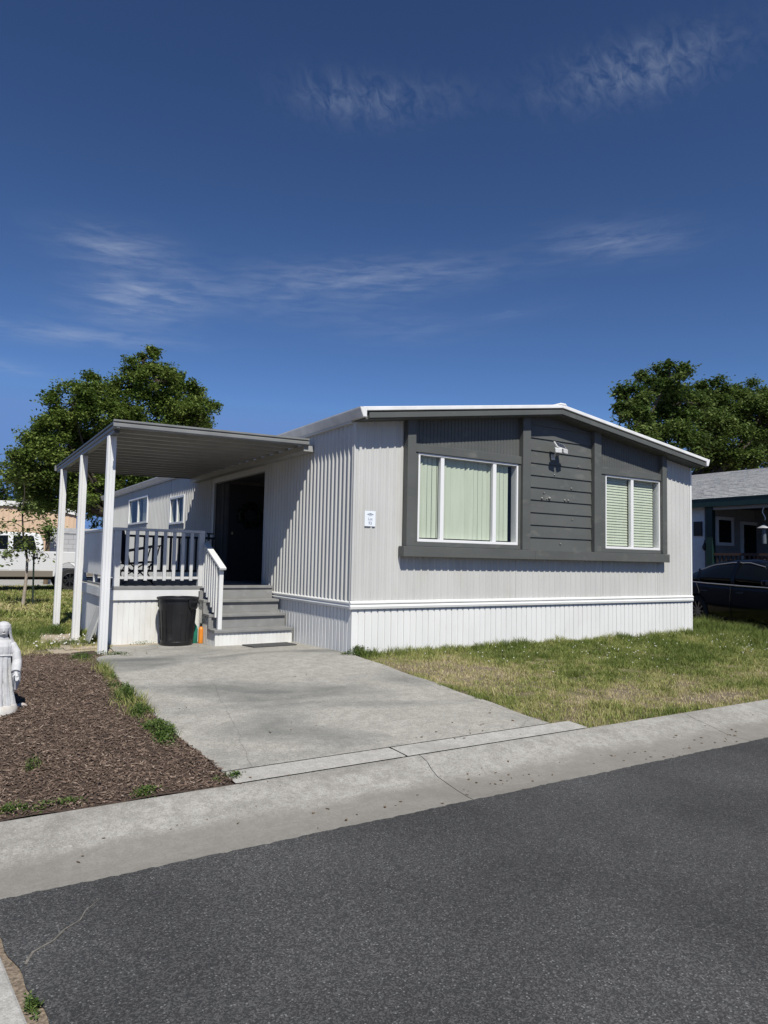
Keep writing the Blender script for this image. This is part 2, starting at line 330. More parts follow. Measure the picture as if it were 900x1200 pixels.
for (xa, ya), (xb, yb) in zip(P, P[1:]):
    wa, wb = .0045*(1-(ya-3.09)*1.9), .0045*(1-(yb-3.09)*1.9); z = lambda y: .0085 + .004*(3.7-y)
    mb.add([(xa-wa, ya+wa, z(ya)), (xa+wa, ya-wa, z(ya)), (xb+wb, yb-wb, z(yb)), (xb-wb, yb+wb, z(yb))], [(0, 1, 2, 3)])
struct(mb.build('road_crack', mat('crack dust', (.22, .20, .17), (.13, .12, .1), scale=40)))
mb = MB(); yy = np.linspace(-3, 3.69, 40)
for a, b in zip(yy, yy[1:]):
    mb.add([(-.1, a, .003), (.9, a, -.002), (.9, b, -.002), (-.1, b, .003)], [(0, 1, 2, 3)])
struct(mb.build('dirt_seam', M_SEAM))
mb = MB(); mb.hexa([(-2.6, -3, -.06), (.93, -3, -.06), (.205, 3.66, -.06), (-2.6, 3.66, -.06), (-2.6, -3, .024), (.93, -3, .024), (.205, 3.66, .024), (-2.6, 3.66, .024)]); struct(mb.build('pavement', M_APRON, bevel=.012))
# rolled kerb and gutter in cast lengths with open joints
prof = [(3.70, -.1), (3.70, .003), (3.78, .0), (3.92, -.001), (4.04, .012), (4.15, .031), (4.26, .055), (4.36, .079), (4.43, .096), (4.47, .102), (4.475, -.1)]
joints = [-6.4, -3.25, -.12, 3.1, 6.37, 9.6, 12.85, 16.1, 19.3, 26, 36]
for a, b in zip(joints, joints[1:]):
    mb = MB(); n = len(prof)
    def jx(x, y, e): return x + (y - 4.1) * .1 + .014 * math.sin(y * 11 + x) + .006*math.sin(y*37 + x) + e
    for x, e in ((a, .003), ((a*2+b)/3, 0), ((a+2*b)/3, 0), (b, -.003)):
        mb.v += [(jx(x, y, e) if e else x, y, z) for y, z in prof]
    for i in range(3):
        for k in range(n-1): mb.f.append((i*n+k, i*n+k+1, (i+1)*n+k+1, (i+1)*n+k))
    mb.f += [tuple(range(n)), tuple(range(4*n-1, 3*n-1, -1))]
    struct(mb.build('kerb', M_KERB, smooth=True, angle=40))
def dl(y): return np.interp(y, [4.4, 4.9, 6, 8.3, 9.0, 9.6, 10.6], [1.69, 1.66, 1.56, 1.50, 1.55, 1.9, 2.0])
def dr(y): return np.interp(y, [4.4, 7.9, 8.0, 10.6], [4.80, 4.50, 4.50, 4.50])
def drive_sheet(name, y0, y1, ny, m, dz, lx=0, rx=0):
    mb = MB(); nx = 24; ys = np.linspace(y0, y1, ny)
    for j, y in enumerate(ys):
        l = dl(y) + .004 * math.sin(y*9) + lx; r_ = dr(y) + (.015 * math.sin(y*7+1) if y < 7.9 else 0) + rx
        for i in range(nx+1): mb.v.append((l + (r_-l)*i/nx, y, g(0, y) + dz))
    for j in range(ny-1):
        for i in range(nx): mb.f.append((j*(nx+1)+i, j*(nx+1)+i+1, (j+1)*(nx+1)+i+1, (j+1)*(nx+1)+i))
    return struct(mb.build(name, m, smooth=True))
drive_sheet('driveway', 4.715, 10.46, 60, M_CONC, .004)
drive_sheet('driveway_apron', 4.488, 4.703, 6, M_APRON, .004, rx=-1.77); drive_sheet('driveway_apron', 4.488, 4.703, 6, M_APRON, .004, lx=1.365, rx=.22)
sheet('mulch_bed', list(np.linspace(-7, 0, 8)) + list(np.linspace(.1, 1.7, 17)), list(np.linspace(4.48, 9.9, 45)), lambda x, y: g(x, y) - (.004 if y > 9 + .5 * math.sin(x * 1.7) + max(0, .9 - x) * .8 else -.003) - (.02 if x > dl(y) - .06 else 0) + .008 * math.sin(x*9+y*5), M_MULCHBED)
mb = MB(); n = 30
cx = [(1.25 + .95*math.cos(2*math.pi*k/n) * (1+.12*math.sin(k*2.1)), 11.6 + 2.5*math.sin(2*math.pi*k/n)*(1+.1*math.sin(k*1.3))) for k in range(n)]
mb.add([(1.6, 11.3, g(0, 11.3) - .012)] + [(max(x, .75) + .45, y, g(x, y) - .012) for x, y in cx], [(0, 1+k, 1+(k+1) % n) for k in range(n)])
struct(mb.build('dirt_patch', M_SAND, smooth=True))
sheet('dirt_strip', list(np.linspace(1.4, 3.24, 14)), [10.25, 10.32, 10.4, 10.52], lambda x, y: g(x, y) + (.007 if y > 10.34 + .05*math.sin(x*5) else -.004), M_SAND)
sheet('neighbour_driveway', list(np.linspace(14.0, 17.7, 8)), list(np.linspace(4.5, 15, 20)), lambda x, y: g(x, y) - .008, M_ASPH)
sheet('back_street', [-60, -10, 0, 3, 8, 12, 40], [31.5, 33, 36, 39], lambda x, y: .2 - .012, M_APRON)

# ---- grass
def vnoise(x, y, s, seed=0):
    r_ = np.random.default_rng(seed); o = np.zeros_like(x)
    for k in range(7):
        a = r_.uniform(0, 2*np.pi); f_ = s * r_.uniform(.5, 1.8); p = r_.uniform(0, 6.28)
        o += np.sin((x*np.cos(a) + y*np.sin(a)) * f_ + p + 1.3*np.sin((x*np.sin(a*1.7) - y*np.cos(a)) * f_ * .6 + p*2))
    return o / 7 * 1.6
M_GRASS = tint_mat('grass blades', [(0, (.125, .170, .034)), (.35, (.290, .325, .090)), (.6, (.42, .40, .16)), (.8, (.52, .44, .22)), (1, (.66, .56, .34))], .55, .25)
def blades(x, y, hgt, wid, tint, z=None, lean=.5):
    n = len(x); a = RNG.uniform(0, 2*np.pi, n); z = gn(y) - .025 if z is None else z
    ln = RNG.uniform(.1, lean, n) * hgt; b = RNG.uniform(0, 2*np.pi, n)
    dx, dy = np.cos(a)*wid/2, np.sin(a)*wid/2; lx, ly = np.cos(b)*ln, np.sin(b)*ln
    V = np.zeros((n, 5, 3))
    V[:, 0] = np.stack([x-dx, y-dy, z], 1); V[:, 1] = np.stack([x+dx, y+dy, z], 1)
    V[:, 2] = np.stack([x-dx*.8+lx*.4, y-dy*.8+ly*.4, z+hgt*.6], 1); V[:, 3] = np.stack([x+dx*.8+lx*.4, y+dy*.8+ly*.4, z+hgt*.6], 1)
    V[:, 4] = np.stack([x+lx, y+ly, z+hgt], 1)
    i = np.arange(n)[:, None]*5
    Fq = np.concatenate([i+[[0, 1, 3]], i+[[0, 3, 2]], i+[[2, 3, 4]]], 0)
    return V.reshape(-1, 3), Fq, np.repeat(np.clip(tint, 0, 1), 5)
def merge(parts):
    Vs, Fs, Ts = [], [], []; n = 0
    for V, Fq, T in parts: Vs.append(V); Fs.append(Fq+n); Ts.append(T); n += len(V)
    return np.concatenate(Vs), np.concatenate(Fs), np.concatenate(Ts)
def lawn(name, label, n, inside, x0, x1, y0, y1, dry, hscale, wscale=1.):
    x = RNG.uniform(x0, x1, n); y = RNG.uniform(y0, y1, n)
    d = dry(x, y) + .38*vnoise(x, y, 3.1, 3) + .34*vnoise(x, y, 9, 5) + .28*vnoise(x, y, 23, 6)
    k = inside(x, y) & (RNG.uniform(0, 1, n) < np.clip(1.25 - d*.75, .3, 1))
    x, y, d = x[k], y[k], d[k]
    t = np.clip(.18 + .62*d + RNG.normal(0, .17, len(x)), 0, 1)
    h = hscale(x, y) * RNG.uniform(.5, 1.25, len(x)) * (1 + .35*vnoise(x, y, 7, 11) + .75*vnoise(x, y, 21, 12)) * np.clip(1.1 - d*.4, .5, 1.2)
    V, Fq, T = blades(x, y, np.clip(h, .012, .4), RNG.uniform(.004, .008, len(x)) * wscale * (1 + (y > 12) * .8), t, z=gn(y) - .025 - .12*np.clip((x-12.4)/1.2, 0, 1), lean=.9)
    return stuff(np_mesh(name, V, Fq, M_GRASS, T, loc=((x0+x1)/2, y0, .1)), label, 'grass')
def in_right(x, y):
    a = (x > dr(y) + .03 + .05*np.sin(y*13) + .04*np.sin(y*31)) & (y > 4.50 + .02*np.sin(x*9)) & (y < 7.95) & (x < 14.4 + .2*np.sin(y*4))
    b = (x > 11.75) & (y >= 7.95) & (y < 10.6) & (x < 14.3)
    return (a | b) & ~((y < 4.72) & (x < 5.03 + .05*np.sin(y*40)))
def dry_right(x, y):
    nearhouse = np.clip((y - 6.2)/1.5, 0, 1)
    corner = np.exp(-((x-4.9)/1.3)**2 - ((y-6.9)/1.1)**2)
    band = np.exp(-((y-(5.2+.02*x))/.45)**2) * np.clip((x-4.6)/1.0, 0, 1)
    bare = np.exp(-((x-7.35)/.8)**2 - ((y-4.78)/.16)**2)
    diag = np.exp(-(((x-4.9) + (y-7.0)*1.0)/1.1)**2) * np.clip((7.9-y)/.6, 0, 1)
    edge = np.clip(1 - (x - dr(y))/.22, 0, 1) * (y > 5.2)
    return -.08 + .70*corner + .52*band + 1.2*bare + .5*diag - .5*edge - .1*nearhouse
lawn('lawn_grass', 'front lawn of green and straw coloured grass between the driveway, kerb and white skirting', 380000, in_right, 4.5, 14.6, 4.48, 10.6, dry_right,
     lambda x, y: .042 + .05*np.clip((x-9.5)/3, 0, 1)*np.clip((y-5.8)/1.2, 0, 1) + .07*np.clip((y-8.3)/1.2, 0, 1) + .03*np.clip((y-7.5)/.4, 0, 1))
def in_left(x, y):
    return (y > 9.0 + .5*np.sin(x*1.7) + np.clip(.9-x, 0, 3)*.8 + .1*np.sin(x*17)) & ~((np.abs(x-1.62) < .55 + .12*np.sin(y*5)) & (y > 9.35) & (y < 13.6) & (vnoise(x, y, 5, 21) > -.25)) & (x < 2.0 + (y > 14.6)*6) & (x < 1.55 + (y > 10)*8)
def dry_left(x, y): return .42 + .5*np.exp(-((y-9.9)/.7)**2) + .35*np.sin(y*.8)*np.sin(x*.9+1) - .75*np.exp(-((y-12)/1.3)**2 - ((x-1.1)/.6)**2)
lawn('side_lawn_grass', 'yellow green side lawn stretching from the mulch bed back to the white pickup', 120000, in_left, -1.0, 2.2, 8.9, 16, dry_left, lambda x, y: .06 + .05*np.exp(-((y-12)/1.5)**2), 1.2)
lawn('far_lawn_grass', 'far part of the side lawn around the sapling and under the white pickup', 90000, lambda x, y: (x < 4.4) & (x > -.5 + (y-16)*.02), -1, 4.4, 16, 31, lambda x, y: .45 + .3*np.sin(y*.7)*np.sin(x*1.1), lambda x, y: .075 + 0*x, 3.)
n = 5200; y = RNG.uniform(5.3, 9.0, n); x = dl(y) - .07 + RNG.normal(0, .055, n) * (1 + .6*np.sin(y*3.1)); k = (vnoise(x*.3, y, 7, 31) > -.25) & (x < dl(y) + .05)
V, Fq, T = blades(x[k], y[k], RNG.uniform(.02, .11, k.sum()) * (1 + .5*np.sin(y[k]*5)), RNG.uniform(.004, .008, k.sum()), np.clip(RNG.normal(.32, .25, k.sum()), 0, 1), lean=.9)
stuff(np_mesh('edge_grass', V, Fq, M_GRASS, T, loc=(1.45, 7, .25)), 'ragged strip of grass along the left edge of the driveway beside the mulch', 'grass')
# clover flowers in the lawn
n = 230; x = RNG.uniform(5, 12.2, n); y = np.clip(RNG.normal(7.1, .55, n), 5.5, 7.9); k = RNG.uniform(0, 1, n) < np.clip((x-4.5)/5, 0.2, 1) * np.clip(.6+.8*vnoise(x, y, 3, 17), 0, 1)
mb = MB()
for a, b in zip(x[k], y[k]): mb.lathe([(.002, 0), (.0075, .005), (.0065, .010), (.002, .013)], (a, b, g(a, b) + RNG.uniform(.03, .055)), n=5)
a = RNG.uniform(1.0, 1.9, 60); b = RNG.uniform(10.3, 12.4, 60)
for p, q in zip(a, b): mb.lathe([(.002, 0), (.012, .008), (.010, .015), (.002, .02)], (p, q, g(p, q) + RNG.uniform(.02, .06)), n=5)
stuff(mb.build('clover_flowers', mat('clover white', (.75, .74, .68)), loc=(8, 7, .3)), 'tiny white clover flowers scattered through the front lawn', 'flowers')

# ---- mulch chips
n = 52000; x = 1.75 - RNG.uniform(0, 1, n)*3.0; y = RNG.uniform(4.5, 9.9, n)
k = (x < dl(y) - .004) & (y < 9.15 + .5*np.sin(x*1.7) + np.clip(.9-x, 0, 3)*.8 + RNG.normal(0, .1, n)) & (y > 4.50)
x, y = x[k], y[k]; n = len(x)
ln = RNG.gamma(2.4, .009, n) + .008; wd = RNG.uniform(.003, .008, n); th_ = RNG.uniform(.002, .006, n); a = RNG.uniform(0, np.pi, n); ti = RNG.normal(0, .32, n)
d = np.stack([np.cos(a)*np.cos(ti), np.sin(a)*np.cos(ti), np.sin(ti)], 1); s_ = np.stack([-np.sin(a), np.cos(a), RNG.normal(0, .3, n)], 1); u = np.cross(d, s_)
c = np.stack([x, y, gn(y) + .006 + .008*np.sin(x*9+y*5) + RNG.uniform(0, .014, n)], 1)
V = np.stack([c + sa*d*ln[:, None]/2 + sb*s_*wd[:, None]/2*(1 if sa < 0 else .6) + sc_*u*th_[:, None]/2 for sa, sb, sc_ in ((-1,-1,-1),(1,-1,-1),(1,1,-1),(-1,1,-1),(-1,-1,1),(1,-1,1),(1,1,1),(-1,1,1))], 1).reshape(-1, 3)
i = np.arange(n)[:, None]*8
Fq = np.concatenate([i+[q] for q in ((4,5,6,7),(0,1,5,4),(1,2,6,5),(2,3,7,6),(3,0,4,7))], 0)
M_CHIP = tint_mat('mulch chips', [(0, (.055, .038, .029)), (.45, (.135, .094, .070)), (.8, (.26, .19, .145)), (1, (.48, .39, .31))], .85)
stuff(np_mesh('mulch_chips', V, Fq, M_CHIP, np.repeat(np.clip(RNG.beta(1.6, 2.4, n), 0, 1), 8), loc=(1, 6, .2)), 'shredded brown bark mulch covering the bed beside the driveway', 'mulch')

# ---- leaf litter on the concrete
mb = MB()
spots = [(1.79, 4.42, 8), (3.5, 3.9, 14), (3.45, 4.05, 10), (.36, 4.0, 6), (2.4, 3.95, 8), (1.2, 4.1, 8), (6.3, 3.95, 26), (5.6, 3.9, 14), (4.6, 4.0, 12), (7.6, 4.0, 14), (3.6, 4.74, 14), (4.1, 4.76, 8), (2.3, 5.4, 7), (3.2, 7.0, 5), (2.2, 9.2, 9), (2.6, 9.9, 8), (3.6, 4.0, 8), (3.0, 3.75, 10), (5.4, 3.72, 10), (2.1, 3.73, 8), (4.2, 5.2, 5), (2.1, 6.2, 5)]
for sx_, sy_, k in spots:
    for _ in range(int(k*.7)):
        X = random.gauss(sx_, .30); Y = max(3.66, random.gauss(sy_, .09)); r_ = random.uniform(.005, .018); a = random.uniform(0, 6.28); e = random.uniform(.25, .7)
        zz = np.interp(Y, [p[0] for p in prof[1:-1]], [p[1] for p in prof[1:-1]]) if Y < 4.47 else g(X, Y) + .004
        if Y < 3.7: zz = 0
        P = [(X + r_*math.cos(q)*math.cos(a) - r_*e*math.sin(q)*math.sin(a), Y + r_*math.cos(q)*math.sin(a) + r_*e*math.sin(q)*math.cos(a), zz + .003 + random.uniform(0, .005)) for q in (0, 1.05, 2.1, 3.14, 4.2, 5.2)]
        mb.add(P + [(X, Y, zz + .001)], [(0,1,2,3,4,5)] + [(j, 6, (j+1) % 6) for j in range(6)])
stuff(mb.build('leaf_litter', mat('dry leaf', (.20, .13, .07), (.09, .06, .035), scale=30), loc=(3, 4.2, 0)), 'dry brown leaf bits scattered in the gutter and on the driveway', 'leaf litter')

# ---- weeds
M_WEED = tint_mat('weed leaves', [(0, (.045, .085, .016)), (.6, (.10, .16, .034)), (1, (.22, .26, .09))], .5, .3)
def weed(loc, rx, ry, h, n, label, blade=.0, seed=1):
    r_ = np.random.default_rng(seed); P = []
    cc = r_.normal(0, .42, (7, 2)); q = cc[r_.integers(0, 7, n)] + r_.normal(0, .2, (n, 2)) * r_.uniform(.5, 1.4, (n, 1)); x = loc[0] + q[:, 0]*rx; y = loc[1] + q[:, 1]*ry
    fall = np.exp(-(q**2).sum(1)*1.2); z = gn(y) + r_.uniform(.0, 1, n) * h * fall
    sz = r_.uniform(.005, .013, n) * (1.25 if h > .1 else 1); a = r_.uniform(0, 6.28, n); t = r_.uniform(-.7, .9, n)
    d = np.stack([np.cos(a)*np.cos(t), np.sin(a)*np.cos(t), np.sin(t)], 1); s_ = np.stack([-np.sin(a), np.cos(a), r_.normal(0, .4, n)], 1)
    c = np.stack([x, y, z], 1); sz = sz[:, None]
    V = np.stack([c, c + d*sz + s_*sz*.45, c + d*sz*2, c + d*sz - s_*sz*.45], 1).reshape(-1, 3)
    i = np.arange(n)[:, None]*4; Fq = np.concatenate([i+[[0, 1, 2]], i+[[0, 2, 3]]], 0)
    P.append((V, Fq, np.repeat(r_.uniform(0, .9, n), 4)))
    m_ = int(n*.30); q = cc[r_.integers(0, 7, m_)] + r_.normal(0, .2, (m_, 2)); x = loc[0]+q[:, 0]*rx; y = loc[1]+q[:, 1]*ry
    P.append(blades(x, y, r_.uniform(.4, 1.35, m_)*h*np.exp(-(q**2).sum(1)*.8) + .01, r_.uniform(.003, .007, m_), r_.uniform(.1, .8 + blade, m_), lean=.6))
    V, Fq, T = merge(P); V = np.asarray(V)
    return tag(np_mesh('weed_clump', V, Fq, M_WEED, T, loc=(loc[0], loc[1], g(*loc))), label, 'weeds', 'weed clumps along the driveway and kerb')
weed((1.40, 8.95), .22, .25, .09, 900, 'green weed clump at the back corner of the mulch bed nearest the carport post', seed=1)
weed((1.48, 7.6), .07, .34, .06, 420, 'sparse weeds on the driveway edge just behind the tall central weeds', seed=2)
weed((1.46, 6.75), .11, .40, .14, 1500, 'tall leafy weeds with a seed spike midway along the driveway edge', seed=3)
weed((1.47, 6.2), .09, .28, .10, 800, 'yellowish weeds between the tall weeds and the bushy clump on the driveway edge', .4, seed=4)
weed((1.49, 5.62), .14, .30, .11, 1500, 'bushy dark green weed clump nearest the street on the driveway edge', seed=5)
weed((1.70, 4.60), .10, .05, .04, 320, 'small weed in the corner where driveway apron meets mulch and kerb', seed=6)
weed((1.12, 4.55), .16, .07, .05, 500, 'low weed spreading over the kerb back midway along the mulch bed', seed=7)
weed((.62, 4.56), .2, .07, .05, 420, 'weed patch on the kerb back at the left end of the mulch bed', seed=8)
weed((.40, 4.57), .1, .06, .07, 380, 'weed tuft on the kerb cut off by the left edge of the photo', seed=9)
weed((.56, 5.25), .08, .10, .09, 130, 'pale dry grass tuft standing alone in the brown mulch', .9, seed=10)
weed((.325, 2.80), .035, .07, .05, 160, 'small weed growing in the seam between asphalt and pavement', seed=11)
weed((4.60, 7.93), .22, .14, .11, 900, 'dark green weeds at the white skirting corner beside the driveway', seed=12)
weed((1.72, 9.3), .3, .12, .06, 500, 'low weeds at the foot of the nearest carport post', seed=13)
weed((1.55, 10.9), .4, .35, .10, 1300, 'leafy weeds between the nearest and middle carport posts', seed=14)
weed((1.55, 13.0), .35, .4, .16, 1300, 'tall weeds between the middle and farthest carport posts', seed=15)
weed((2.45, 10.42), .25, .06, .07, 160, 'thin dry weeds against the white porch skirting left of the bin', .8, seed=16)
# ================================================================== THE MOBILE HOME
X0, X1, Y0, YE = 4.506, 11.70, 7.99, 25.5
RX, RZ, EZ = 8.05, 4.06, 3.55          # ridge and outer eave (roof top surface)
EL_, ER_ = X0 - .065, X1 + .10
def roofz(x): return EZ + (RZ-EZ) * ((x-EL_)/(RX-EL_) if x < RX else (ER_-x)/(ER_-RX))
M_WALL = mat('pale grey siding', (.575, .572, .545), (.525, .522, .497), scale=2.2, rough=.55, bump=.05, bscale=30, c3=(.505, .49, .445), scale3=3., con3=(.55, .8), stretch=(1, 1, .35))
M_SKIRT = mat('white vinyl', (.80, .80, .775), (.75, .75, .725), scale=3, rough=.45, c3=(.7, .69, .66), scale3=5, con3=(.62, .85), stretch=(1, 1, .4))
M_WHITE = mat('white paint', (.76, .76, .74), (.70, .70, .68), scale=6, rough=.5, bump=.04, bscale=60)
M_DARK = mat('charcoal paint', (.104, .108, .101), (.088, .092, .086), scale=3.5, rough=.6, bump=.12, bscale=40, c3=(.145, .148, .135), scale3=7, con3=(.58, .8), stretch=(.5, 1, 1))
M_ROOF = mat('white roof coating', (.83, .83, .82), (.72, .72, .7), scale=4, rough=.5)
M_GUT = mat('grey white gutter', (.66, .655, .64), (.55, .545, .53), scale=5, rough=.45)
M_FRAME = mat('white window frame', (.80, .80, .79), rough=.35)
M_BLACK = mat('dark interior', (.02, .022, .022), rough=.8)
M_BLIND = mat('mint blind', (.57, .61, .50), (.52, .56, .45), scale=7, rough=.6, stretch=(3, 1, .3))
M_GLASS = glass_mat('window glass', (.975, .985, .975)); M_GLASS2 = glass_mat('side window glass', (.9, .92, .9), ior=1.18)
home = thing('mobile_home', (8.1, Y0, .36), 'long pale grey mobile home with charcoal window bay, white skirting and white roof edge', 'mobile home')

def rib(p, pitch, d, kind):
    out = []; n = int(round((p[1]-p[0])/pitch)); st = (p[1]-p[0])/max(n, 1)
    for i in range(n):
        a = p[0]+i*st
        for fr, q in kind: out.append((a+fr*st, d*q))
    out.append((p[1], d*kind[0][1])); return out
PAN = [(0, 0), (.06, .0), (.16, 1), (.30, 1), (.40, 0), (.62, .0), (.68, .35), (.74, 0)]
BIG = [(0, 0), (.10, .25), (.22, .9), (.32, 1.), (.45, .85), (.58, .2), (.70, 0), (.85, 0)]
FINE = [(0, 0), (.7, 0), (.74, -1), (.94, -1)]
VGR = [(0, 0), (.40, 0), (.44, -1), (.49, -1), (.53, 0), (.89, 0), (.93, -1), (.98, -1)]
def sidewall(mb, axis, plane, span, pitch, d, kind, zlo, zhi, sgn=-1, cuts=()):
    """corrugated sheet standing in the plane; cuts = openings (a, b, z0, z1)"""
    pts = rib(span, pitch, d, kind)
    for a, b, _, _ in cuts:
        for e in (a, b):
            pts = pts + [(e, np.interp(e, [p[0] for p in pts], [p[1] for p in pts]))]
    pts = sorted(set((round(p, 5), round(float(q), 5)) for p, q in pts))
    def P(p, z): return (p[0], plane + sgn*p[1], z) if axis == 'x' else (plane + sgn*p[1], p[0], z)
    zl = zlo if callable(zlo) else (lambda t: zlo); zh = zhi if callable(zhi) else (lambda t: zhi)
    for p, q in zip(pts, pts[1:]):
        if q[0]-p[0] < 1e-6: continue
        mid = (p[0]+q[0])/2; segs = [(zl, zh)]
        for a, b, c0, c1 in cuts:
            if a < mid < b: segs = [(zl, lambda t, c0=c0: c0), (lambda t, c1=c1: c1, zh)]
        for lo, hi in segs:
            mb.add([P(p, lo(p[0])), P(q, lo(q[0])), P(q, hi(q[0])), P(p, hi(p[0]))], [(0, 1, 2, 3)])
W1 = (5.485, 7.335, 1.845, 3.075); W2 = (9.30, 10.722, 1.845, 3.075)
ztrim0, ztrim1 = .925, 1.03
soff = lambda x: roofz(x) - .145
mb = MB()
sidewall(mb, 'x', Y0, (X0, X1), .118, .014, PAN, ztrim0, soff, -1, [W1, W2])
sidewall(mb, 'y', X0, (Y0, 11.05), .112, .028, BIG, ztrim0, soff(X0)-.0, -1)
RW1 = (19.2, 21.5, 2.42, 3.17); RW2 = (15.75, 16.95, 2.30, 2.95)
sidewall(mb, 'y', X0, (13.75, YE), .14, .028, BIG, .5, soff(X0), -1, [RW1, RW2])
sidewall(mb, 'y', X1, (Y0, YE), .3, .014, BIG, .3, soff(X1), 1)
sidewall(mb, 'x', YE, (X0, X1), .3, .014, BIG, .2, soff, 1)
# entrance alcove
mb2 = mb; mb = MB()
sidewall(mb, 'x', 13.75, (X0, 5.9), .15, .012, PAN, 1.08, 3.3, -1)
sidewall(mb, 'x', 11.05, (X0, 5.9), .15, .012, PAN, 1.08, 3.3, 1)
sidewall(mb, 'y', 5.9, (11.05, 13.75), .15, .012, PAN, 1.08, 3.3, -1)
mb.build('alcove_wall', mat('alcove shade tone', (.19, .185, .18), (.15, .148, .145), scale=3), home); mb2.build('wall', M_WALL, home)  # alcove walls coloured darker than the siding: the recess's shade is painted in
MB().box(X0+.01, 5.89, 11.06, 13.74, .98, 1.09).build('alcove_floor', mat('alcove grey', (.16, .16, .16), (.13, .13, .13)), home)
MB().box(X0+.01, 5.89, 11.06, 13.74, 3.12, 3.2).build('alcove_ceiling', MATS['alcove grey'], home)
MB().box(X0-.015, X0+.08, 11.05, 13.75, 3.04, 3.40).build('header_beam', M_WALL, home, bevel=.004)
MB().box(X0-.022, X0+.022, 13.70, 13.80, .95, 3.4).build('corner_trim', M_WALL, home, bevel=.004); MB().box(X0-.018, X0+.03, 11.00, 11.065, .95, 3.4).build('corner_trim', M_WALL, home, bevel=.004)
d = MB().box(4.80, 5.68, 13.69, 13.735, 1.09, 3.05).build('door', mat('dark door', (.05, .05, .052), rough=.4), home, bevel=.004)
MB().lathe([(.0, -.03), (.025, -.03), (.025, .02), (.0, .03)], (4.88, 13.66, 2.05), n=12).build('handle', mat('dull brass', (.3, .22, .1), rough=.35, metal=1), d)
mb = MB()
for k in range(150):
    a = random.uniform(0, 6.28); b = random.uniform(0, 6.28); rr = .21 + .06*math.cos(b); p = Vector((5.24 + rr*math.cos(a), 13.63 + .05*math.sin(b), 2.42 + rr*math.sin(a)))
    q = Vector((random.gauss(0, 1), random.gauss(0, .6), random.gauss(0, 1))).normalized()*.06; s_ = q.orthogonal()*.3
    mb.add([p-q, p+s_, p+q, p-s_], [(0, 1, 2, 3)])
mb.tube([(5.24 + .21*math.cos(a), 13.65, 2.42 + .21*math.sin(a)) for a in np.linspace(0, 6.28, 25)], .035, n=6)
tag(mb.build('door_wreath', mat('wreath green', (.02, .028, .015)), loc=(5.24, 13.66, 2.42)), 'dark round wreath hanging on the shaded front door', 'wreath')
# skirting and its trim band
mb = MB()
sidewall(mb, 'x', Y0-.006, (X0-.004, X1), .205, .014, VGR, .18, .945, -1)
sidewall(mb, 'y', X0-.006, (Y0-.004, 13.7), .205, .014, VGR, .18, .945, -1)
sidewall(mb, 'y', X0-.006, (13.7, YE), .205, .007, VGR, .1, .945, -1)
mb.build('skirting', M_SKIRT, home)
mb = MB()
pr_ = [(0, .925), (-.035, .93), (-.042, .96), (-.03, .985), (-.042, 1.0), (-.042, 1.015), (-.016, 1.034), (0, 1.034)]
mb.prism([(Y0+y, z) for y, z in pr_], 'x', X0-.042, X1+.012); 
mb.prism([(X0+y, z) for y, z in pr_], 'y', Y0+.001, 11.05)
mb.build('skirting_trim', M_SKIRT, home)
MB().box(X1-.03, X1+.016, Y0-.016, Y0+.05, .30, soff(X1)-.02).build('corner_post', M_SKIRT, home, bevel=.003)
MB().box(X0-.024, X0+.012, Y0-.014, Y0+.012, 1.036, soff(X0)-.01).build('corner_strip', M_WALL, home, bevel=.003)
# roof
YF = Y0 - .30
mb = MB(); t = .055
for a, b in ((EL_, RX), (RX, ER_)):
    za, zb = roofz(a), roofz(b)
    mb.hexa([(a, YF, za-t), (b, YF, zb-t), (b, YE+.2, zb-t), (a, YE+.2, za-t), (a, YF, za), (b, YF, zb), (b, YE+.2, zb), (a, YE+.2, za)])
roof = mb.build('roof', M_ROOF, home, bevel=.008)
MB().hexa([(RX-.10, YF-.004, RZ-.012), (RX+.10, YF-.004, RZ-.012), (RX+.10, YE+.2, RZ-.012), (RX-.10, YE+.2, RZ-.012), (RX-.05, YF-.004, RZ+.022), (RX+.05, YF-.004, RZ+.022), (RX+.05, YE+.2, RZ+.022), (RX-.05, YE+.2, RZ+.022)]).build('ridge_cap', M_ROOF, roof, bevel=.01)
mb = MB()
for a, b in ((EL_+.10, RX), (RX, ER_)):
    za, zb = roofz(a), roofz(b)
    mb.hexa([(a, YF+.012, za-.15), (b, YF+.012, zb-.15), (b, YF+.045, zb-.15), (a, YF+.045, za-.15), (a, YF+.012, za-.078), (b, YF+.012, zb-.078), (b, YF+.045, zb-.078), (a, YF+.045, za-.078)])
mb.build('fascia', M_DARK, roof, bevel=.003)
mb = MB()
for a, b in ((X0-.02, RX), (RX, X1+.02)):
    za, zb = roofz(a)-.15, roofz(b)-.15
    mb.hexa([(a, YF+.047, za-.012), (b, YF+.047, zb-.012), (b, Y0+.02, zb-.012), (a, Y0+.02, za-.012), (a, YF+.047, za+.09), (b, YF+.047, zb+.09), (b, Y0+.02, zb+.09), (a, Y0+.02, za+.09)])
mb.build('soffit', M_DARK, roof)
gp = [(.0, -.13), (-.055, -.13), (-.085, -.06), (-.10, -.02), (-.10, .0), (-.088, .0), (-.075, -.055), (-.05, -.115), (-.012, -.115), (-.012, .0), (0, 0)]
MB().prism([(EL_+.052+u, EZ-.005+v) for u, v in gp], 'y', YF-.004, YE+.2).build('gutter', M_GUT, roof)
MB().prism([(EL_+.048+u*.94, EZ-.008+v*.96) for u, v in ((0, -.125), (-.05, -.125), (-.095, -.02), (-.095, 0), (0, 0))], 'y', YF-.008, YF-.002).build('gutter_end', M_ROOF, roof)
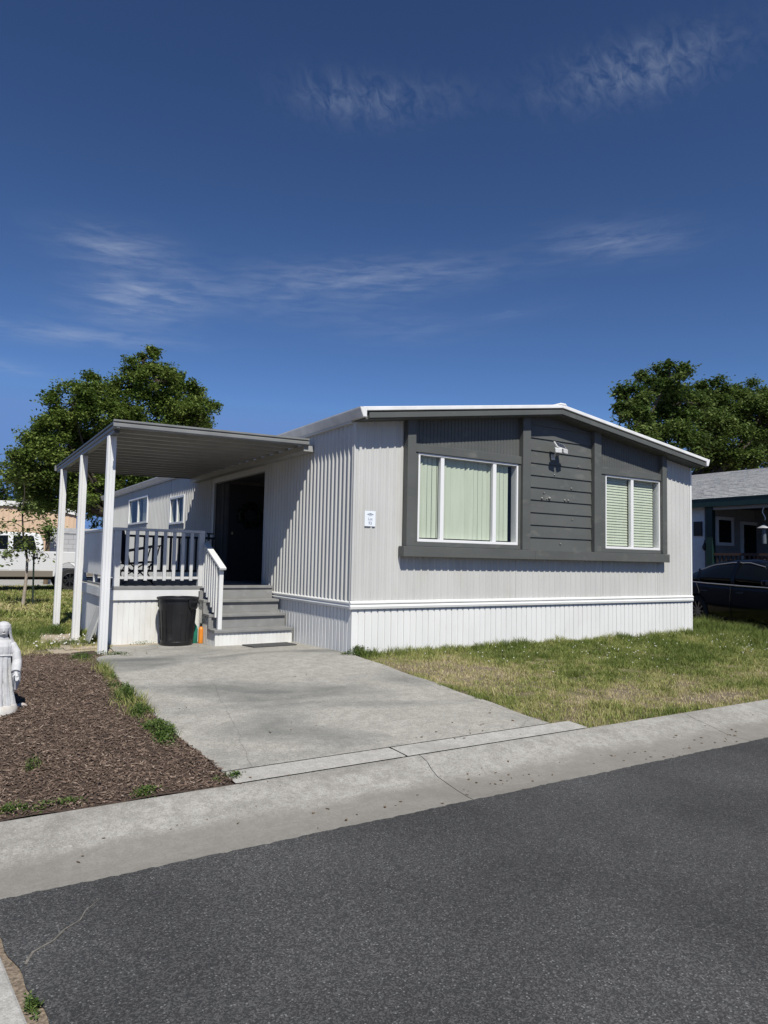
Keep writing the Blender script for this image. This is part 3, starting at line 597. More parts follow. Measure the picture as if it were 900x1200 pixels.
MB().prism([(ER_-.045-u, EZ-.005+v) for u, v in gp], 'y', YF+.004, YE+.2).build('gutter', M_GUT, roof)
MB().prism([(ER_-.041-u*.94, EZ-.008+v*.96) for u, v in ((0, -.125), (-.05, -.125), (-.095, -.02), (-.095, 0), (0, 0))], 'y', YF-.004, YF+.003).build('gutter_end', M_ROOF, roof)
MB().box(X0-.06, X0+.02, Y0+.02, YE, soff(X0)-.03, soff(X0)+.06).build('eave_board', M_WALL, roof, bevel=.004)
# ---- charcoal bay: pilasters, ledge, boards, panels
def pil(x0, x1, d=.12):
    z1 = roofz((x0+x1)/2)-.155
    MB().box(x0, x1, Y0-d, Y0-.008, 1.775, z1).build('pilaster', M_DARK, home, bevel=.004)
pil(5.265, 5.40); pil(7.385, 7.545); pil(8.97, 9.135); pil(10.73, 10.85)
mb = MB(); xs = [5.205, 7.62, 10.873]
for a, b in zip(xs, xs[1:]): mb.box(a+.001, b-.001, Y0-.15, Y0-.012, 1.63, 1.773)
mb.build('sill_ledge', M_DARK, home, bevel=.005)
for a, b in ((5.39, 7.385), (9.135, 10.73)):
    mb = MB(); cut = W1 if a < 8 else W2
    sidewall(mb, 'x', Y0-.03, (a, b), .062, .006, FINE, 1.776, lambda x: soff(x)-.012, -1, [(max(cut[0], a+.002), min(cut[1], b-.002), cut[2], cut[3])])
    mb.build('grooved_panel', M_DARK, home)
zl = [1.776, 1.975, 2.168, 2.362, 2.559, 2.755, 2.944, 3.136, 3.334, 3.53, 3.73, 3.92]
mb = MB()
for a, b in zip(zl, zl[1:]):
    if a > 3.75: continue
    x0_, x1_ = 7.548, 8.967
    tops = [min(b+.012, soff(x)-.014) for x in (x0_, RX, x1_)]
    y1 = Y0-.055; y2 = Y0-.036
    P = []
    for x, tz in zip((x0_, RX, x1_), tops): P += [(x, y1, a), (x, Y0-.015, a), (x, Y0-.02, tz), (x, y2, tz)]
    mb.add(P, [(0, 1, 2, 3), (11, 10, 9, 8)] + [(i*4+k, i*4+(k+1) % 4, i*4+4+(k+1) % 4, i*4+4+k) for i in range(2) for k in range(4)])
boards = mb.build('lap_boards', M_DARK, home)
for x, z, r_ in ((8.11, 2.98, .013), (8.49, 2.79, .016), (7.89, 2.68, .011), (7.84, 2.59, .019), (8.00, 2.60, .026), (7.95, 2.585, .012), (8.34, 2.59, .017), (8.42, 2.59, .018), (8.65, 3.16, .012), (8.52, 2.29, .010), (8.25, 1.89, .012)):
    MB().lathe([(.001, -r_*.8), (r_*.8, -r_*.5), (r_, 0), (r_*.8, r_*.5), (.001, r_*.9)], (x, Y0-.06, z), n=10).build('mud_dab', mat('pale mud', (.32, .32, .305), (.22, .22, .21), scale=60), boards, smooth=True)
def window(x0, x1, z0, z1, mull, kind, yp, jamb=.11):
    """frame > panes and blinds, set in a real recess"""
    f = MB(); w = .036
    f.box(x0-.004, x1+.004, yp-.018, yp+jamb, z0-.004, z0+w).box(x0-.004, x1+.004, yp-.018, yp+jamb, z1-.026, z1+.004)
    f.box(x0-.004, x0+w*.75, yp-.018, yp+jamb, z0+w, z1-.026).box(x1-w*.75, x1+.004, yp-.018, yp+jamb, z0+w, z1-.026)
    for m_, mw in mull: f.box(m_-mw/2, m_+mw/2, yp-.010, yp+.05, z0+w, z1-.026)
    fr = f.build('window', M_FRAME, home, bevel=.003)
    edges = [x0+w*.75] + [e for m_, mw in mull for e in (m_-mw/2, m_+mw/2)] + [x1-w*.75]
    for i in range(0, len(edges), 2):
        MB().box(edges[i], edges[i+1], yp+.018, yp+.022, z0+w, z1-.026).build('pane', M_GLASS, fr)
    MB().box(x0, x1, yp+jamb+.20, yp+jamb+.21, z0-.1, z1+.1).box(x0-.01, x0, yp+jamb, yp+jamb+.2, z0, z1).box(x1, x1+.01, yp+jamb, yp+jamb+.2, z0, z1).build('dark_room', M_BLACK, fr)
    b = MB(); yb = yp+.075
    if kind == 'vertical':
        x = x0+.04; i = 0
        while x < x1-.12:
            gap = x > x1-.20
            if not gap:
                tw = random.gauss(.16, .14) if i % 5 else .6
                dx = .0368*math.cos(tw); dy = .0368*math.sin(tw); c = x+.042; z_ = z0+.055
                b.hexa([(c-dx, yb+dy, z_), (c+dx, yb-dy, z_), (c+dx, yb-dy+.002, z_), (c-dx, yb+dy+.002, z_), (c-dx, yb+dy, z1), (c+dx, yb-dy, z1), (c+dx, yb-dy+.002, z1), (c-dx, yb+dy+.002, z1)])
            x += .0842; i += 1
    else:
        for a, c in ((x0+.04, edges[1]-.0), (edges[2]+.02, x1-.085)):
            z = z0+.055
            while z < z1-.03:
                b.hexa([(a, yb-.006, z-.003), (c, yb-.006, z-.003), (c, yb+.005, z+.040), (a, yb+.005, z+.040), (a, yb-.0075, z-.002), (c, yb-.0075, z-.002), (c, yb+.0035, z+.041), (a, yb+.0035, z+.041)])
                z += .046
            b.box(a, c, yb-.02, yb+.02, z1-.03, z1)
    b.build('blind', M_BLIND, fr)
    return fr
window(*W1, [(5.905, .062), (6.875, .066)], 'vertical', Y0-.045)
window(*W2, [(9.99, .066)], 'horizontal', Y0-.045)
for a, b in ((5.40, 7.384), (9.136, 10.729)):
    MB().box(a, b, Y0-.085, Y0-.034, 3.082, 3.20).build('window_head', M_DARK, home, bevel=.004); MB().box(a, b, Y0-.075, Y0-.034, 1.777, 1.838).build('window_apron', M_DARK, home, bevel=.004)
for q in ((7.342, 7.384), (9.137, 9.293), (5.401, 5.478)): MB().box(*q, Y0-.07, Y0-.034, 1.84, 3.08).build('side_trim', M_DARK, home, bevel=.003)
# side windows looking onto the porch
for (a, b, z0_, z1_) in (RW1, RW2):
    f = MB(); xq = X0-.045
    f.box(xq, X0+.06, a, b, z0_, z0_+.05).box(xq, X0+.06, a, b, z1_-.05, z1_).box(xq, X0+.06, a, a+.05, z0_+.05, z1_-.05).box(xq, X0+.06, b-.05, b, z0_+.05, z1_-.05)
    mid = (a+b)/2; f.box(xq+.01, X0+.03, mid-.04, mid+.04, z0_+.05, z1_-.05)
    fr = f.build('window', M_FRAME, home, bevel=.003)
    MB().box(X0-.012, X0-.008, a+.05, mid-.04, z0_+.05, z1_-.05).box(X0-.012, X0-.008, mid+.04, b-.05, z0_+.05, z1_-.05).build('pane', M_GLASS2, fr)
    MB().box(X0+.03, X0+.04, a+.05, a+(b-a)*.34, z0_+.05, z1_-.05).build('curtain', mat('pale curtain', (.55, .55, .5), rough=.9), fr)
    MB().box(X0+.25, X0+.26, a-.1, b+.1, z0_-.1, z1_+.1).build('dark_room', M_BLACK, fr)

# ---- things fixed on the front wall
fl = thing('solar_floodlight', (8.06, Y0-.06, 3.30), 'white solar floodlight with black panel and two lamp heads on charcoal boards', 'floodlight')
lp = mat('floodlight plastic', (.62, .62, .60), rough=.35)
MB().box(8.03, 8.10, Y0-.085, Y0-.056, 3.21, 3.30).bar((8.065, Y0-.085, 3.255), (8.065, Y0-.15, 3.33), .03, .03).build('bracket', lp, fl, bevel=.006)
def tilt(u, v, w):   # panel frame: u along the wall, v up the slope, w out of it
    return (8.085 + u, Y0-.215 + v*.62 - w*.78, 3.425 + v*.78 + w*.62 - u*.14)
def slab(u0, u1, v0, v1, w0, w1): return [tilt(u, v, w) for w in (w0, w1) for u, v in ((u0, v0), (u1, v0), (u1, v1), (u0, v1))]
MB().hexa(slab(-.105, .105, -.065, .07, -.030, .0)).build('housing', lp, fl, bevel=.006)
MB().hexa(slab(-.088, .088, -.046, .056, .0015, .004)).build('solar_panel', mat('solar cell', (.03, .035, .05), (.07, .08, .11), scale=60, rough=.15), fl)
for u, rot in ((-.075, -.25), (.08, .3)):
    h_ = MB().box(-.06, .06, -.02, .015, -.036, .036); h_.v = [(8.085 + u + x*math.cos(rot) - y*math.sin(rot), Y0-.235 + y*math.cos(rot) + x*math.sin(rot), 3.345 + z + y*.5) for x, y, z in h_.v]
    h_.build('lamp_head', lp, fl, bevel=.01)
MB().lathe([(.0, -.05), (.018, -.045), (.026, -.02), (.026, .0), (.0, .0)], (8.07, Y0-.17, 3.315), n=14).build('motion_sensor', mat('sensor dome', (.25, .25, .25), rough=.2), fl, smooth=True)
sg = thing('lot_sign', (4.745, Y0-.013, 2.02), 'small white lot number sign on the grey siding near the corner', 'sign')
MB().box(4.660, 4.828, Y0-.020, Y0-.013, 2.02, 2.225).build('plate', mat('sign white', (.80, .84, .88), rough=.3), sg, bevel=.003)
mk = mat('sign grey print', (.30, .34, .42), rough=.5)
mb = MB()
for k in range(9):
    a = math.pi*k/9; b = math.pi*(k+1)/9; c = 4.745
    mb.add([(c + r_*math.cos(q), Y0-.0215, 2.175 + r_*.55*math.sin(q)) for q, r_ in ((a, .030), (b, .030), (b, .040), (a, .040))], [(0, 1, 2, 3)])
mb.add([(4.695, Y0-.0215, 2.176), (4.795, Y0-.0215, 2.176), (4.795, Y0-.0215, 2.183), (4.695, Y0-.0215, 2.183)], [(0, 1, 2, 3)])
mb.add([(4.715, Y0-.0215, 2.160), (4.775, Y0-.0215, 2.160), (4.765, Y0-.0215, 2.167), (4.725, Y0-.0215, 2.167)], [(0, 1, 2, 3)])
mb.add([(4.735, Y0-.0215, 2.185), (4.745, Y0-.0215, 2.202), (4.755, Y0-.0215, 2.185)], [(0, 1, 2)])
mb.build('emblem', mk, sg)
def text(body, size, x, z, y, m, parent, name):
    c = bpy.data.curves.new(name, 'FONT'); c.body = body; c.size = size; c.align_x = 'CENTER'; c.extrude = .0006; c.offset = size*.012
    o = bpy.data.objects.new('tmp', c); COL.objects.link(o)
    me = bpy.data.meshes.new_from_object(o.evaluated_get(bpy.context.evaluated_depsgraph_get())); bpy.data.objects.remove(o)
    me.transform(Matrix.Translation((x, y, z)) @ Matrix.Rotation(R(90), 4, 'X')); me.transform(Matrix.Translation(-root_loc(parent)))
    me.materials.clear(); me.materials.append(m); q = bpy.data.objects.new(name, me); COL.objects.link(q); q.parent = parent; return q
text('Lot', .050, 4.745, 2.103, Y0-.0215, mk, sg, 'lettering'); text('93', .056, 4.745, 2.046, Y0-.0215, mk, sg, 'number')
mb = MB().tube([(4.50, 13.69, 2.02), (4.36, 13.69, 2.02)], .014, n=6).tube([(4.40, 13.69, 2.02), (4.40, 13.69, 1.88)], .022, n=8)
tag(mb.build('wall_hook', mat('black iron', (.02, .02, .02), rough=.5), loc=(4.5, 13.69, 2.0)), 'black iron hook on the grey corner behind the porch railing', 'hook')
# ================================================================== CARPORT COVER
M_COVER = mat('cover enamel', (.40, .40, .385), (.35, .35, .335), scale=3, rough=.4, c3=(.30, .29, .275), scale3=2.3, con3=(.55, .85))
M_COVER_F = mat('cover fascia', (.23, .235, .23), (.19, .195, .19), scale=4, rough=.45)
CX0, CX1, CY0, CY1 = 1.70, 4.375, 9.12, 14.85
ZA, ZB = 3.27, 3.315
cz = lambda x: ZA + (ZB-ZA)*(x-CX0)/(CX1-CX0)
cov = thing('carport_cover', (1.74, 9.57, g(1.74, 9.57)), 'grey ribbed metal carport cover on three white posts, attached to the mobile home', 'carport')
mb = MB(); y = CY0+.03; P = []
while y < CY1-.05:
    for fr, dz in ((0, -.02), (.006, -.068), (.050, -.068), (.056, -.02)): P.append((y+fr, dz))
    y += .36
for (ya, za), (yb, zb) in zip(P, P[1:]):
    mb.add([(CX0+.03, ya, ZA-.03+za), (CX1, ya, ZB-.03+za), (CX1, yb, ZB-.03+zb), (CX0+.03, yb, ZA-.03+zb)], [(0, 1, 2, 3)])
mb.build('roof_panel', M_COVER, cov)
# roof skin a little above the pans
MB().hexa([(CX0+.02, CY0+.02, ZA-.022), (CX1, CY0+.02, ZB-.022), (CX1, CY1-.02, ZB-.022), (CX0+.02, CY1-.02, ZA-.022), (CX0+.02, CY0+.02, ZA-.012), (CX1, CY0+.02, ZB-.012), (CX1, CY1-.02, ZB-.012), (CX0+.02, CY1-.02, ZA-.012)]).build('roof_skin', M_COVER, cov)
fp = [(0, 0), (-.035, 0), (-.035, -.022), (-.012, -.034), (-.030, -.05), (-.030, -.085), (-.014, -.105), (.02, -.105), (.02, -.09), (0, -.085)]
def fascia_x(name, y, sgn):
    mb = MB(); n = len(fp)
    for x in (CX0-.03, CX1): mb.v += [(x, y + sgn*u, cz(x)+v) for u, v in fp]
    mb.f += [tuple(range(n)), tuple(range(2*n-1, n-1, -1))] + [(k, k+n, (k+1) % n+n, (k+1) % n) for k in range(n)]
    return mb.build(name, M_COVER_F, cov)
fascia_x('fascia', CY0+.035, 1); fascia_x('fascia', CY1-.035, -1)
MB().prism([(CX0+.03+u, ZA-.004+v) for u, v in fp], 'y', CY0+.01, CY1-.01).build('fascia', mat('dark cover trim', (.10, .105, .105), (.08, .085, .085), scale=4, rough=.45), cov)
MB().box(1.705, 1.775, CY0+.15, CY1-.15, ZA-.150, ZA-.108).build('edge_beam', MATS['dark cover trim'], cov, bevel=.004)
MB().box(CX1-.06, X0-.024, CY0+.06, CY1, ZB-.18, ZB-.095).build('wall_channel', M_COVER, cov, bevel=.004)
M_POST = mat('post enamel', (.77, .77, .76), (.70, .70, .69), scale=5, rough=.4, stretch=(1, 1, .3), c3=(.6, .56, .5), scale3=3, con3=(.62, .85))
for y in (9.57, 11.78, 14.05):
    z0_ = g(1.74, y)-.03; a = .052; gr = .009
    sq = [(-a, -a), (-.02, -a), (-.015, -a+gr), (.015, -a+gr), (.02, -a), (a, -a), (a, -.02), (a-gr, -.015), (a-gr, .015), (a, .02), (a, a), (.02, a), (-.02, a), (-a, a), (-a, .02), (-a+gr, .015), (-a+gr, -.015), (-a, -.02)]
    MB().prism([(1.74+u, y+v) for u, v in sq], 'z', z0_, ZA-.151).build('post', M_POST, cov, bevel=.002)

# ================================================================== PORCH
M_DECK = mat('grey deck paint', (.25, .25, .245), (.21, .21, .205), scale=6, rough=.6, bump=.1, bscale=50, c3=(.34, .335, .32), scale3=7, con3=(.6, .82))
M_SKW = mat('white plank', (.77, .77, .74), (.70, .69, .65), scale=5, rough=.55, stretch=(1, 1, .4), c3=(.62, .58, .5), scale3=4, con3=(.62, .9))
M_RAIL = mat('rail paint', (.64, .64, .63), (.57, .57, .56), scale=6, rough=.5)
DX0, DX1, DY0, DY1, DZ = 2.03, X0-.05, 10.5, 13.9, 1.125
por = thing('porch', (3.2, 10.5, g(3, 10.5)), 'raised porch with grey steps, white skirting and white picket railings beside the entrance', 'porch')
mb = MB(); y = DY0-.02
while y < DY1:
    mb.box(DX0-.02, DX1, y, min(y+.138, DY1), DZ-.035, DZ); y += .143
mb.build('deck_floor', M_DECK, por, bevel=.003)
mb = MB(); sidewall(mb, 'x', DY0, (DX0, 3.27), .155, .006, VGR, g(0, 10.5)-.02, .935, -1); sidewall(mb, 'y', DX0, (DY0, 13.2), .155, .006, VGR, .2, .935, -1)
mb.build('skirting', M_SKW, por)
MB().box(DX0-.03, 3.26, DY0-.03, DY0+.01, .925, 1.072).box(DX0-.03, DX0+.008, DY0+.012, 13.2, .925, 1.072).build('skirt_trim', M_WHITE, por, bevel=.004)
MB().box(DX0-.035, 3.26, DY0-.034, DY0+.01, 1.073, 1.0885).build('floor_edging', M_DECK, por, bevel=.003)
# front railing
fr_ = MB().box(2.03, 3.30, DY0+.005, DY0+.05, 1.225, 1.262).build('front_railing', M_RAIL, por, bevel=.004)
MB().box(2.0, 3.32, DY0-.01, DY0+.075, 1.925, 1.965).build('top_rail', M_RAIL, fr_, bevel=.005)
for x in (2.06, 3.275): MB().box(x-.042, x+.042, DY0-.012, DY0+.07, 1.09, 1.924).build('rail_post', M_RAIL, fr_, bevel=.004)
for x in (2.185, 2.32, 2.455, 2.59, 2.725, 2.86, 2.99, 3.12):
    MB().box(x-.024, x+.024, DY0-.018, DY0+.004, 1.205, 1.924).build('baluster', M_RAIL, fr_, bevel=.003)
# side railing of close boards
sr = MB().box(DX0+.012, DX0+.045, 10.62, 13.2, 1.27, 1.31).box(DX0+.012, DX0+.045, 10.62, 13.2, 1.86, 1.90).build('side_railing', M_WHITE, por)
MB().box(DX0-.03, DX0+.07, 10.58, 13.25, 1.93, 1.965).build('top_rail', M_WHITE, sr, bevel=.005)
y = 10.64
while y < 13.15: MB().box(DX0-.012, DX0+.010, y, y+.078, 1.25, 1.928).build('baluster', M_WHITE, sr, bevel=.003); y += .088
for y in (11.2, 12.1, 13.18): MB().box(DX0-.012, DX0+.05, y, y+.07, 1.09, 1.25).build('rail_foot', M_WHITE, sr, bevel=.003)
# back railing, dark
M_RAILD = mat('dark rail paint', (.035, .035, .038), rough=.5)
br = MB().box(2.05, 4.40, 13.30, 13.34, 1.26, 1.30).build('back_railing', M_RAILD, por)
MB().box(2.05, 4.40, 13.28, 13.36, 1.90, 1.94).build('top_rail', M_RAILD, br)
for k in range(15): MB().box(2.10+k*.16, 2.14+k*.16, 13.30, 13.34, 1.301, 1.899).build('baluster', M_RAILD, br)
# steps
st = MB(); sz_ = [.535, .735, .93]; sy = [9.70, 9.97, 10.24, 10.49]; SX0, SX1 = 3.265, 4.448
for k in range(3):
    MB().box(SX0-.02, SX1, sy[k]-.025, sy[k+1]+.012, sz_[k]-.04, sz_[k]).build('tread', M_DECK, por, bevel=.005)
for k, (a, b) in enumerate(((.536, .694), (.736, .889), (.931, 1.09))):
    MB().box(SX0+.004, SX1, sy[k+1]+.013, sy[k+1]+.03, a, b).build('riser', M_DECK, por)
mb = MB(); sidewall(mb, 'x', 9.705, (SX0, SX1), .118, .005, VGR, g(0, 9.7)-.02, .494, -1); mb.build('riser', M_SKW, por)
mb = MB()
for k in range(3): sidewall(mb, 'y', SX0+.002, (sy[k] + (.005 if k == 0 else 0), sy[k+1]), .13, .006, VGR, .26, sz_[k]-.041, -1)
mb.build('step_side', M_SKW, por)
mb = MB()
for k in range(3): mb.box(SX0-.022, SX0+.02, sy[k+1]-.02, sy[k+1]+.012, sz_[k]+.001, (sz_[k+1] if k < 2 else 1.09)-.041)
mb.build('step_edging', M_DECK, por)
# stair railing
sX = 3.345
ya, za, yb, zb = 9.78, 1.40, 10.50, 1.725
stl = MB().box(sX-.03, sX+.03, ya-.03, ya+.03, .536, za).build('stair_railing', M_WHITE, por, bevel=.004)
MB().bar((sX, ya-.09, za+.0), (sX, yb+.02, zb+.045), .095, .035).build('top_rail', M_WHITE, stl, bevel=.005)
MB().bar((sX+.005, ya-.02, .70), (sX+.005, yb, 1.155), .035, .04).build('bottom_rail', M_WHITE, stl)
for k in range(7):
    y = ya+.09+k*.102; t = (y-ya)/(yb-ya)
    MB().box(sX-.045, sX-.02, y-.022, y+.022, .64+.47*t, za-.02+(zb-za)*t+.02).build('baluster', M_WHITE, stl, bevel=.003)

# ================================================================== THINGS ROUND THE PORCH
bc = (2.85, 10.16, g(2.85, 10.16)+.004)
M_BIN = mat('black plastic', (.008, .008, .009), (.014, .014, .015), scale=6, rough=.45, bump=.06, bscale=25, c3=(.05, .05, .05), scale3=9, con3=(.62, .85))
bn = thing('trash_can', bc, 'round black plastic trash can standing against the white porch skirting', 'trash can')
MB().lathe([(.0, 0), (.212, 0), (.222, .03), (.225, .06), (.221, .065), (.262, .56), (.268, .60), (.266, .665), (.255, .665), (.21, .07), (.0, .06)], bc, n=40, cap=False).build('body', M_BIN, bn, smooth=True)
MB().lathe([(.266, .655), (.292, .655), (.297, .668), (.293, .684), (.27, .686), (.266, .678)], bc, n=40, cap=False).build('rim', M_BIN, bn, smooth=True)
for a in (R(-52), R(128)):
    c = Vector((bc[0]+.262*math.cos(a), bc[1]+.262*math.sin(a), bc[2]+.60)); t = Vector((-math.sin(a), math.cos(a), 0)); o_ = Vector((math.cos(a), math.sin(a), 0)); z_ = Vector((0, 0, 1))
    h = MB(); h.tube([c - t*.09 + z_*.05, c - t*.085 - z_*.05 + o_*.008, c - t*.06 - z_*.07 + o_*.012, c + t*.06 - z_*.07 + o_*.012, c + t*.085 - z_*.05 + o_*.008, c + t*.09 + z_*.05], .013, n=8)
    h.hexa([c-t*.09-z_*.0-o_*.02, c+t*.09-z_*.0-o_*.02, c+t*.09+o_*.022, c-t*.09+o_*.022, c-t*.09+z_*.05-o_*.02, c+t*.09+z_*.05-o_*.02, c+t*.09+z_*.05+o_*.024, c-t*.09+z_*.05+o_*.024])
    h.build('handle', M_BIN, bn, smooth=True, bevel=.004)
mb = MB()
for k in range(20):
    a = 2*math.pi*k/20; c = Vector((math.cos(a), math.sin(a), 0))
    mb.bar(Vector(bc) + c*.2255 + Vector((0, 0, .08)), Vector(bc) + c*.2575 + Vector((0, 0, .50)), .012, .01, upv=c)
mb.build('ribs', M_BIN, bn)
gz = g(3, 10.3)+.004
jg = thing('green_jug', (3.135, 10.32, gz), 'green plastic jug between the black trash can and the steps', 'jug')
M_GREEN = mat('green plastic', (.02, .20, .13), (.015, .16, .10), scale=9, rough=.35)
MB().loft([[(3.135 + sx_*sa*q, 10.32 + .075*sb*q, gz+z) for sa, sb in ((-1,-.7),(-.7,-1),(.7,-1),(1,-.7),(1,.7),(.7,1),(-.7,1),(-1,.7))] for sx_, q, z in ((.055, .9, 0), (.055, 1, .02), (.055, 1, .2), (.052, .9, .24), (.04, .6, .28), (.02, .35, .30))]).build('body', M_GREEN, jg, smooth=True, angle=50)
MB().lathe([(.022, 0), (.022, .03), (.018, .034)], (3.135, 10.32, gz+.297), n=14).build('cap', M_GREEN, jg)
MB().tube([(3.135, 10.36, gz+.28), (3.135, 10.405, gz+.25), (3.135, 10.41, gz+.16), (3.135, 10.385, gz+.13)], .011, n=8).build('handle', M_GREEN, jg, smooth=True)
ob = thing('orange_bottle', (3.222, 10.22, gz), 'slim orange bottle with black cap next to the green jug', 'bottle')
M_OR = mat('orange plastic', (.78, .27, .03), (.7, .22, .025), scale=12, rough=.35)
MB().lathe([(.0, 0), (.034, 0), (.036, .01), (.036, .20), (.030, .225), (.016, .24), (.016, .25)], (3.222, 10.22, gz), n=20).build('body', M_OR, ob, smooth=True)
MB().lathe([(.019, .25), (.019, .29), (.012, .30)], (3.222, 10.22, gz), n=16).build('cap', M_BIN, ob)
M_MAT = mat('rubber mat', (.05, .05, .05), (.09, .09, .088), scale=70, rough=.9, bump=.6, bscale=140)
p = [(3.66, 9.22), (4.33, 9.26), (4.34, 9.64), (3.63, 9.60)]
mb = MB().hexa([(x, y, g(x, y)+.006) for x, y in p] + [(x, y, g(x, y)+.022) for x, y in p]); tag(mb.build('door_mat', M_MAT, loc=(4, 9.4, g(4, 9.4)), bevel=.004), 'dark grey rubber mat lying in front of the steps', 'mat')
mb = MB().hexa([(1.80, 10.95, .29), (1.80, 11.35, .29), (1.82, 11.35, .29), (1.82, 10.95, .29), (1.965, 11.0, .78), (1.965, 11.40, .78), (1.985, 11.40, .78), (1.985, 11.0, .78)])
tag(mb.build('leaning_board', mat('grey board', (.42, .42, .40), (.34, .34, .32), scale=5, rough=.8), loc=(1.8, 11.15, .29), bevel=.003), 'grey board leaning against the side of the porch behind the near post', 'board')
# folding chair on the porch
M_NAVY = mat('navy canvas', (.012, .016, .05), (.02, .026, .075), scale=30, rough=.85)
M_TUBE = mat('black tube', (.012, .012, .013), rough=.35)
ch = thing('camp_chair', (2.45, 11.4, DZ), 'navy folding camp chair on the porch behind the picket railing', 'camp chair')
ring = lambda x, z, dx: [(x, 11.14, z), (x, 11.66, z), (x+dx, 11.66, z+.0), (x+dx, 11.14, z)]
MB().loft([[(x + dx, y, z) for y, dx in ((11.15, 0), (11.3, -.03), (11.4, -.04), (11.5, -.03), (11.65, 0), (11.65, .02), (11.5, -.01), (11.4, -.02), (11.3, -.01), (11.15, .02))] for x, z in ((2.36, 1.42), (2.33, 1.55), (2.29, 1.75), (2.25, 1.96))]).build('backrest', M_NAVY, ch, smooth=True)
MB().hexa([(2.33, 11.16, 1.42), (2.74, 11.16, 1.46), (2.74, 11.64, 1.46), (2.33, 11.64, 1.42), (2.33, 11.16, 1.44), (2.74, 11.16, 1.48), (2.74, 11.64, 1.48), (2.33, 11.64, 1.44)]).build('seat', M_NAVY, ch, bevel=.006)
for y in (11.12, 11.68): 
    MB().bar((2.30, y, 1.62), (2.86, y, 1.735), .055, .02).build('armrest', M_TUBE, ch)
    MB().tube([(2.24, y, 1.98), (2.36, y, 1.45), (2.72, y, DZ+.01)], .011, n=6).build('leg', M_TUBE, ch)
    MB().tube([(2.80, y, 1.72), (2.74, y, 1.46), (2.27, y, DZ+.01)], .011, n=6).build('leg', M_TUBE, ch)
for x in (2.27, 2.72):
    MB().tube([(x, 11.12, DZ+.01), (x + (.04 if x < 2.5 else -.04), 11.68, 1.44)], .010, n=6).build('leg', M_TUBE, ch); MB().tube([(x, 11.68, DZ+.01), (x + (.04 if x < 2.5 else -.04), 11.12, 1.44)], .010, n=6).build('leg', M_TUBE, ch)

# ================================================================== GARDEN STATUE
sc_ = Vector((.425, 6.66, g(.47, 6.66)))
M_STAT = mat('white cast stone', (.60, .60, .60), (.50, .50, .50), scale=14, rough=.7, bump=.15, bscale=60, c3=(.36, .34, .31), scale3=8, con3=(.58, .82))
mb = MB(); rings = []
for z, rx, ry, fold, cx_, cy_ in ((.055, .124, .108, .20, 0, 0), (.09, .116, .103, .24, 0, 0), (.16, .102, .093, .26, 0, 0), (.25, .091, .083, .25, 0, 0), (.34, .082, .073, .20, 0, 0), (.42, .073, .064, .12, 0, 0), (.46, .070, .060, .06, 0, 0), (.50, .076, .064, .06, 0, 0), (.545, .080, .064, .05, 0, 0), (.58, .070, .056, .02, 0, .004), (.60, .054, .048, 0, 0, .006), (.62, .040, .042, 0, 0, 0), (.645, .036, .040, 0, 0, -.006)):
    rings.append([(sc_.x+cx_ + rx*math.cos(a)*(1-fold*1.5*(1-abs(math.sin(a*5+z*2.2)))**2.2+fold*.3*math.sin(a*19-z*6)), sc_.y+cy_ + ry*math.sin(a)*(1-fold*1.5*(1-abs(math.sin(a*5+z*2.2)))**2.2), sc_.z+z) for a in (2*math.pi*k/64 for k in range(128))])
mb.loft(rings)
hc = sc_ + Vector((.0, -.020, .683))
mb.lathe([(.003, -.062), (.022, -.058), (.036, -.042), (.044, -.012), (.046, .015), (.040, .04), (.025, .056), (.003, .062)], hc, n=24, sy=1.1)
# face
mb.lathe([(.001, -.012), (.007, -.007), (.004, .012), (.001, .02)], hc + Vector((0, -.050, -.006)), n=8)
mb.lathe([(.001, -.003), (.014, -.001), (.014, .002), (.001, .004)], hc + Vector((0, -.045, -.032)), n=8, sy=.4)
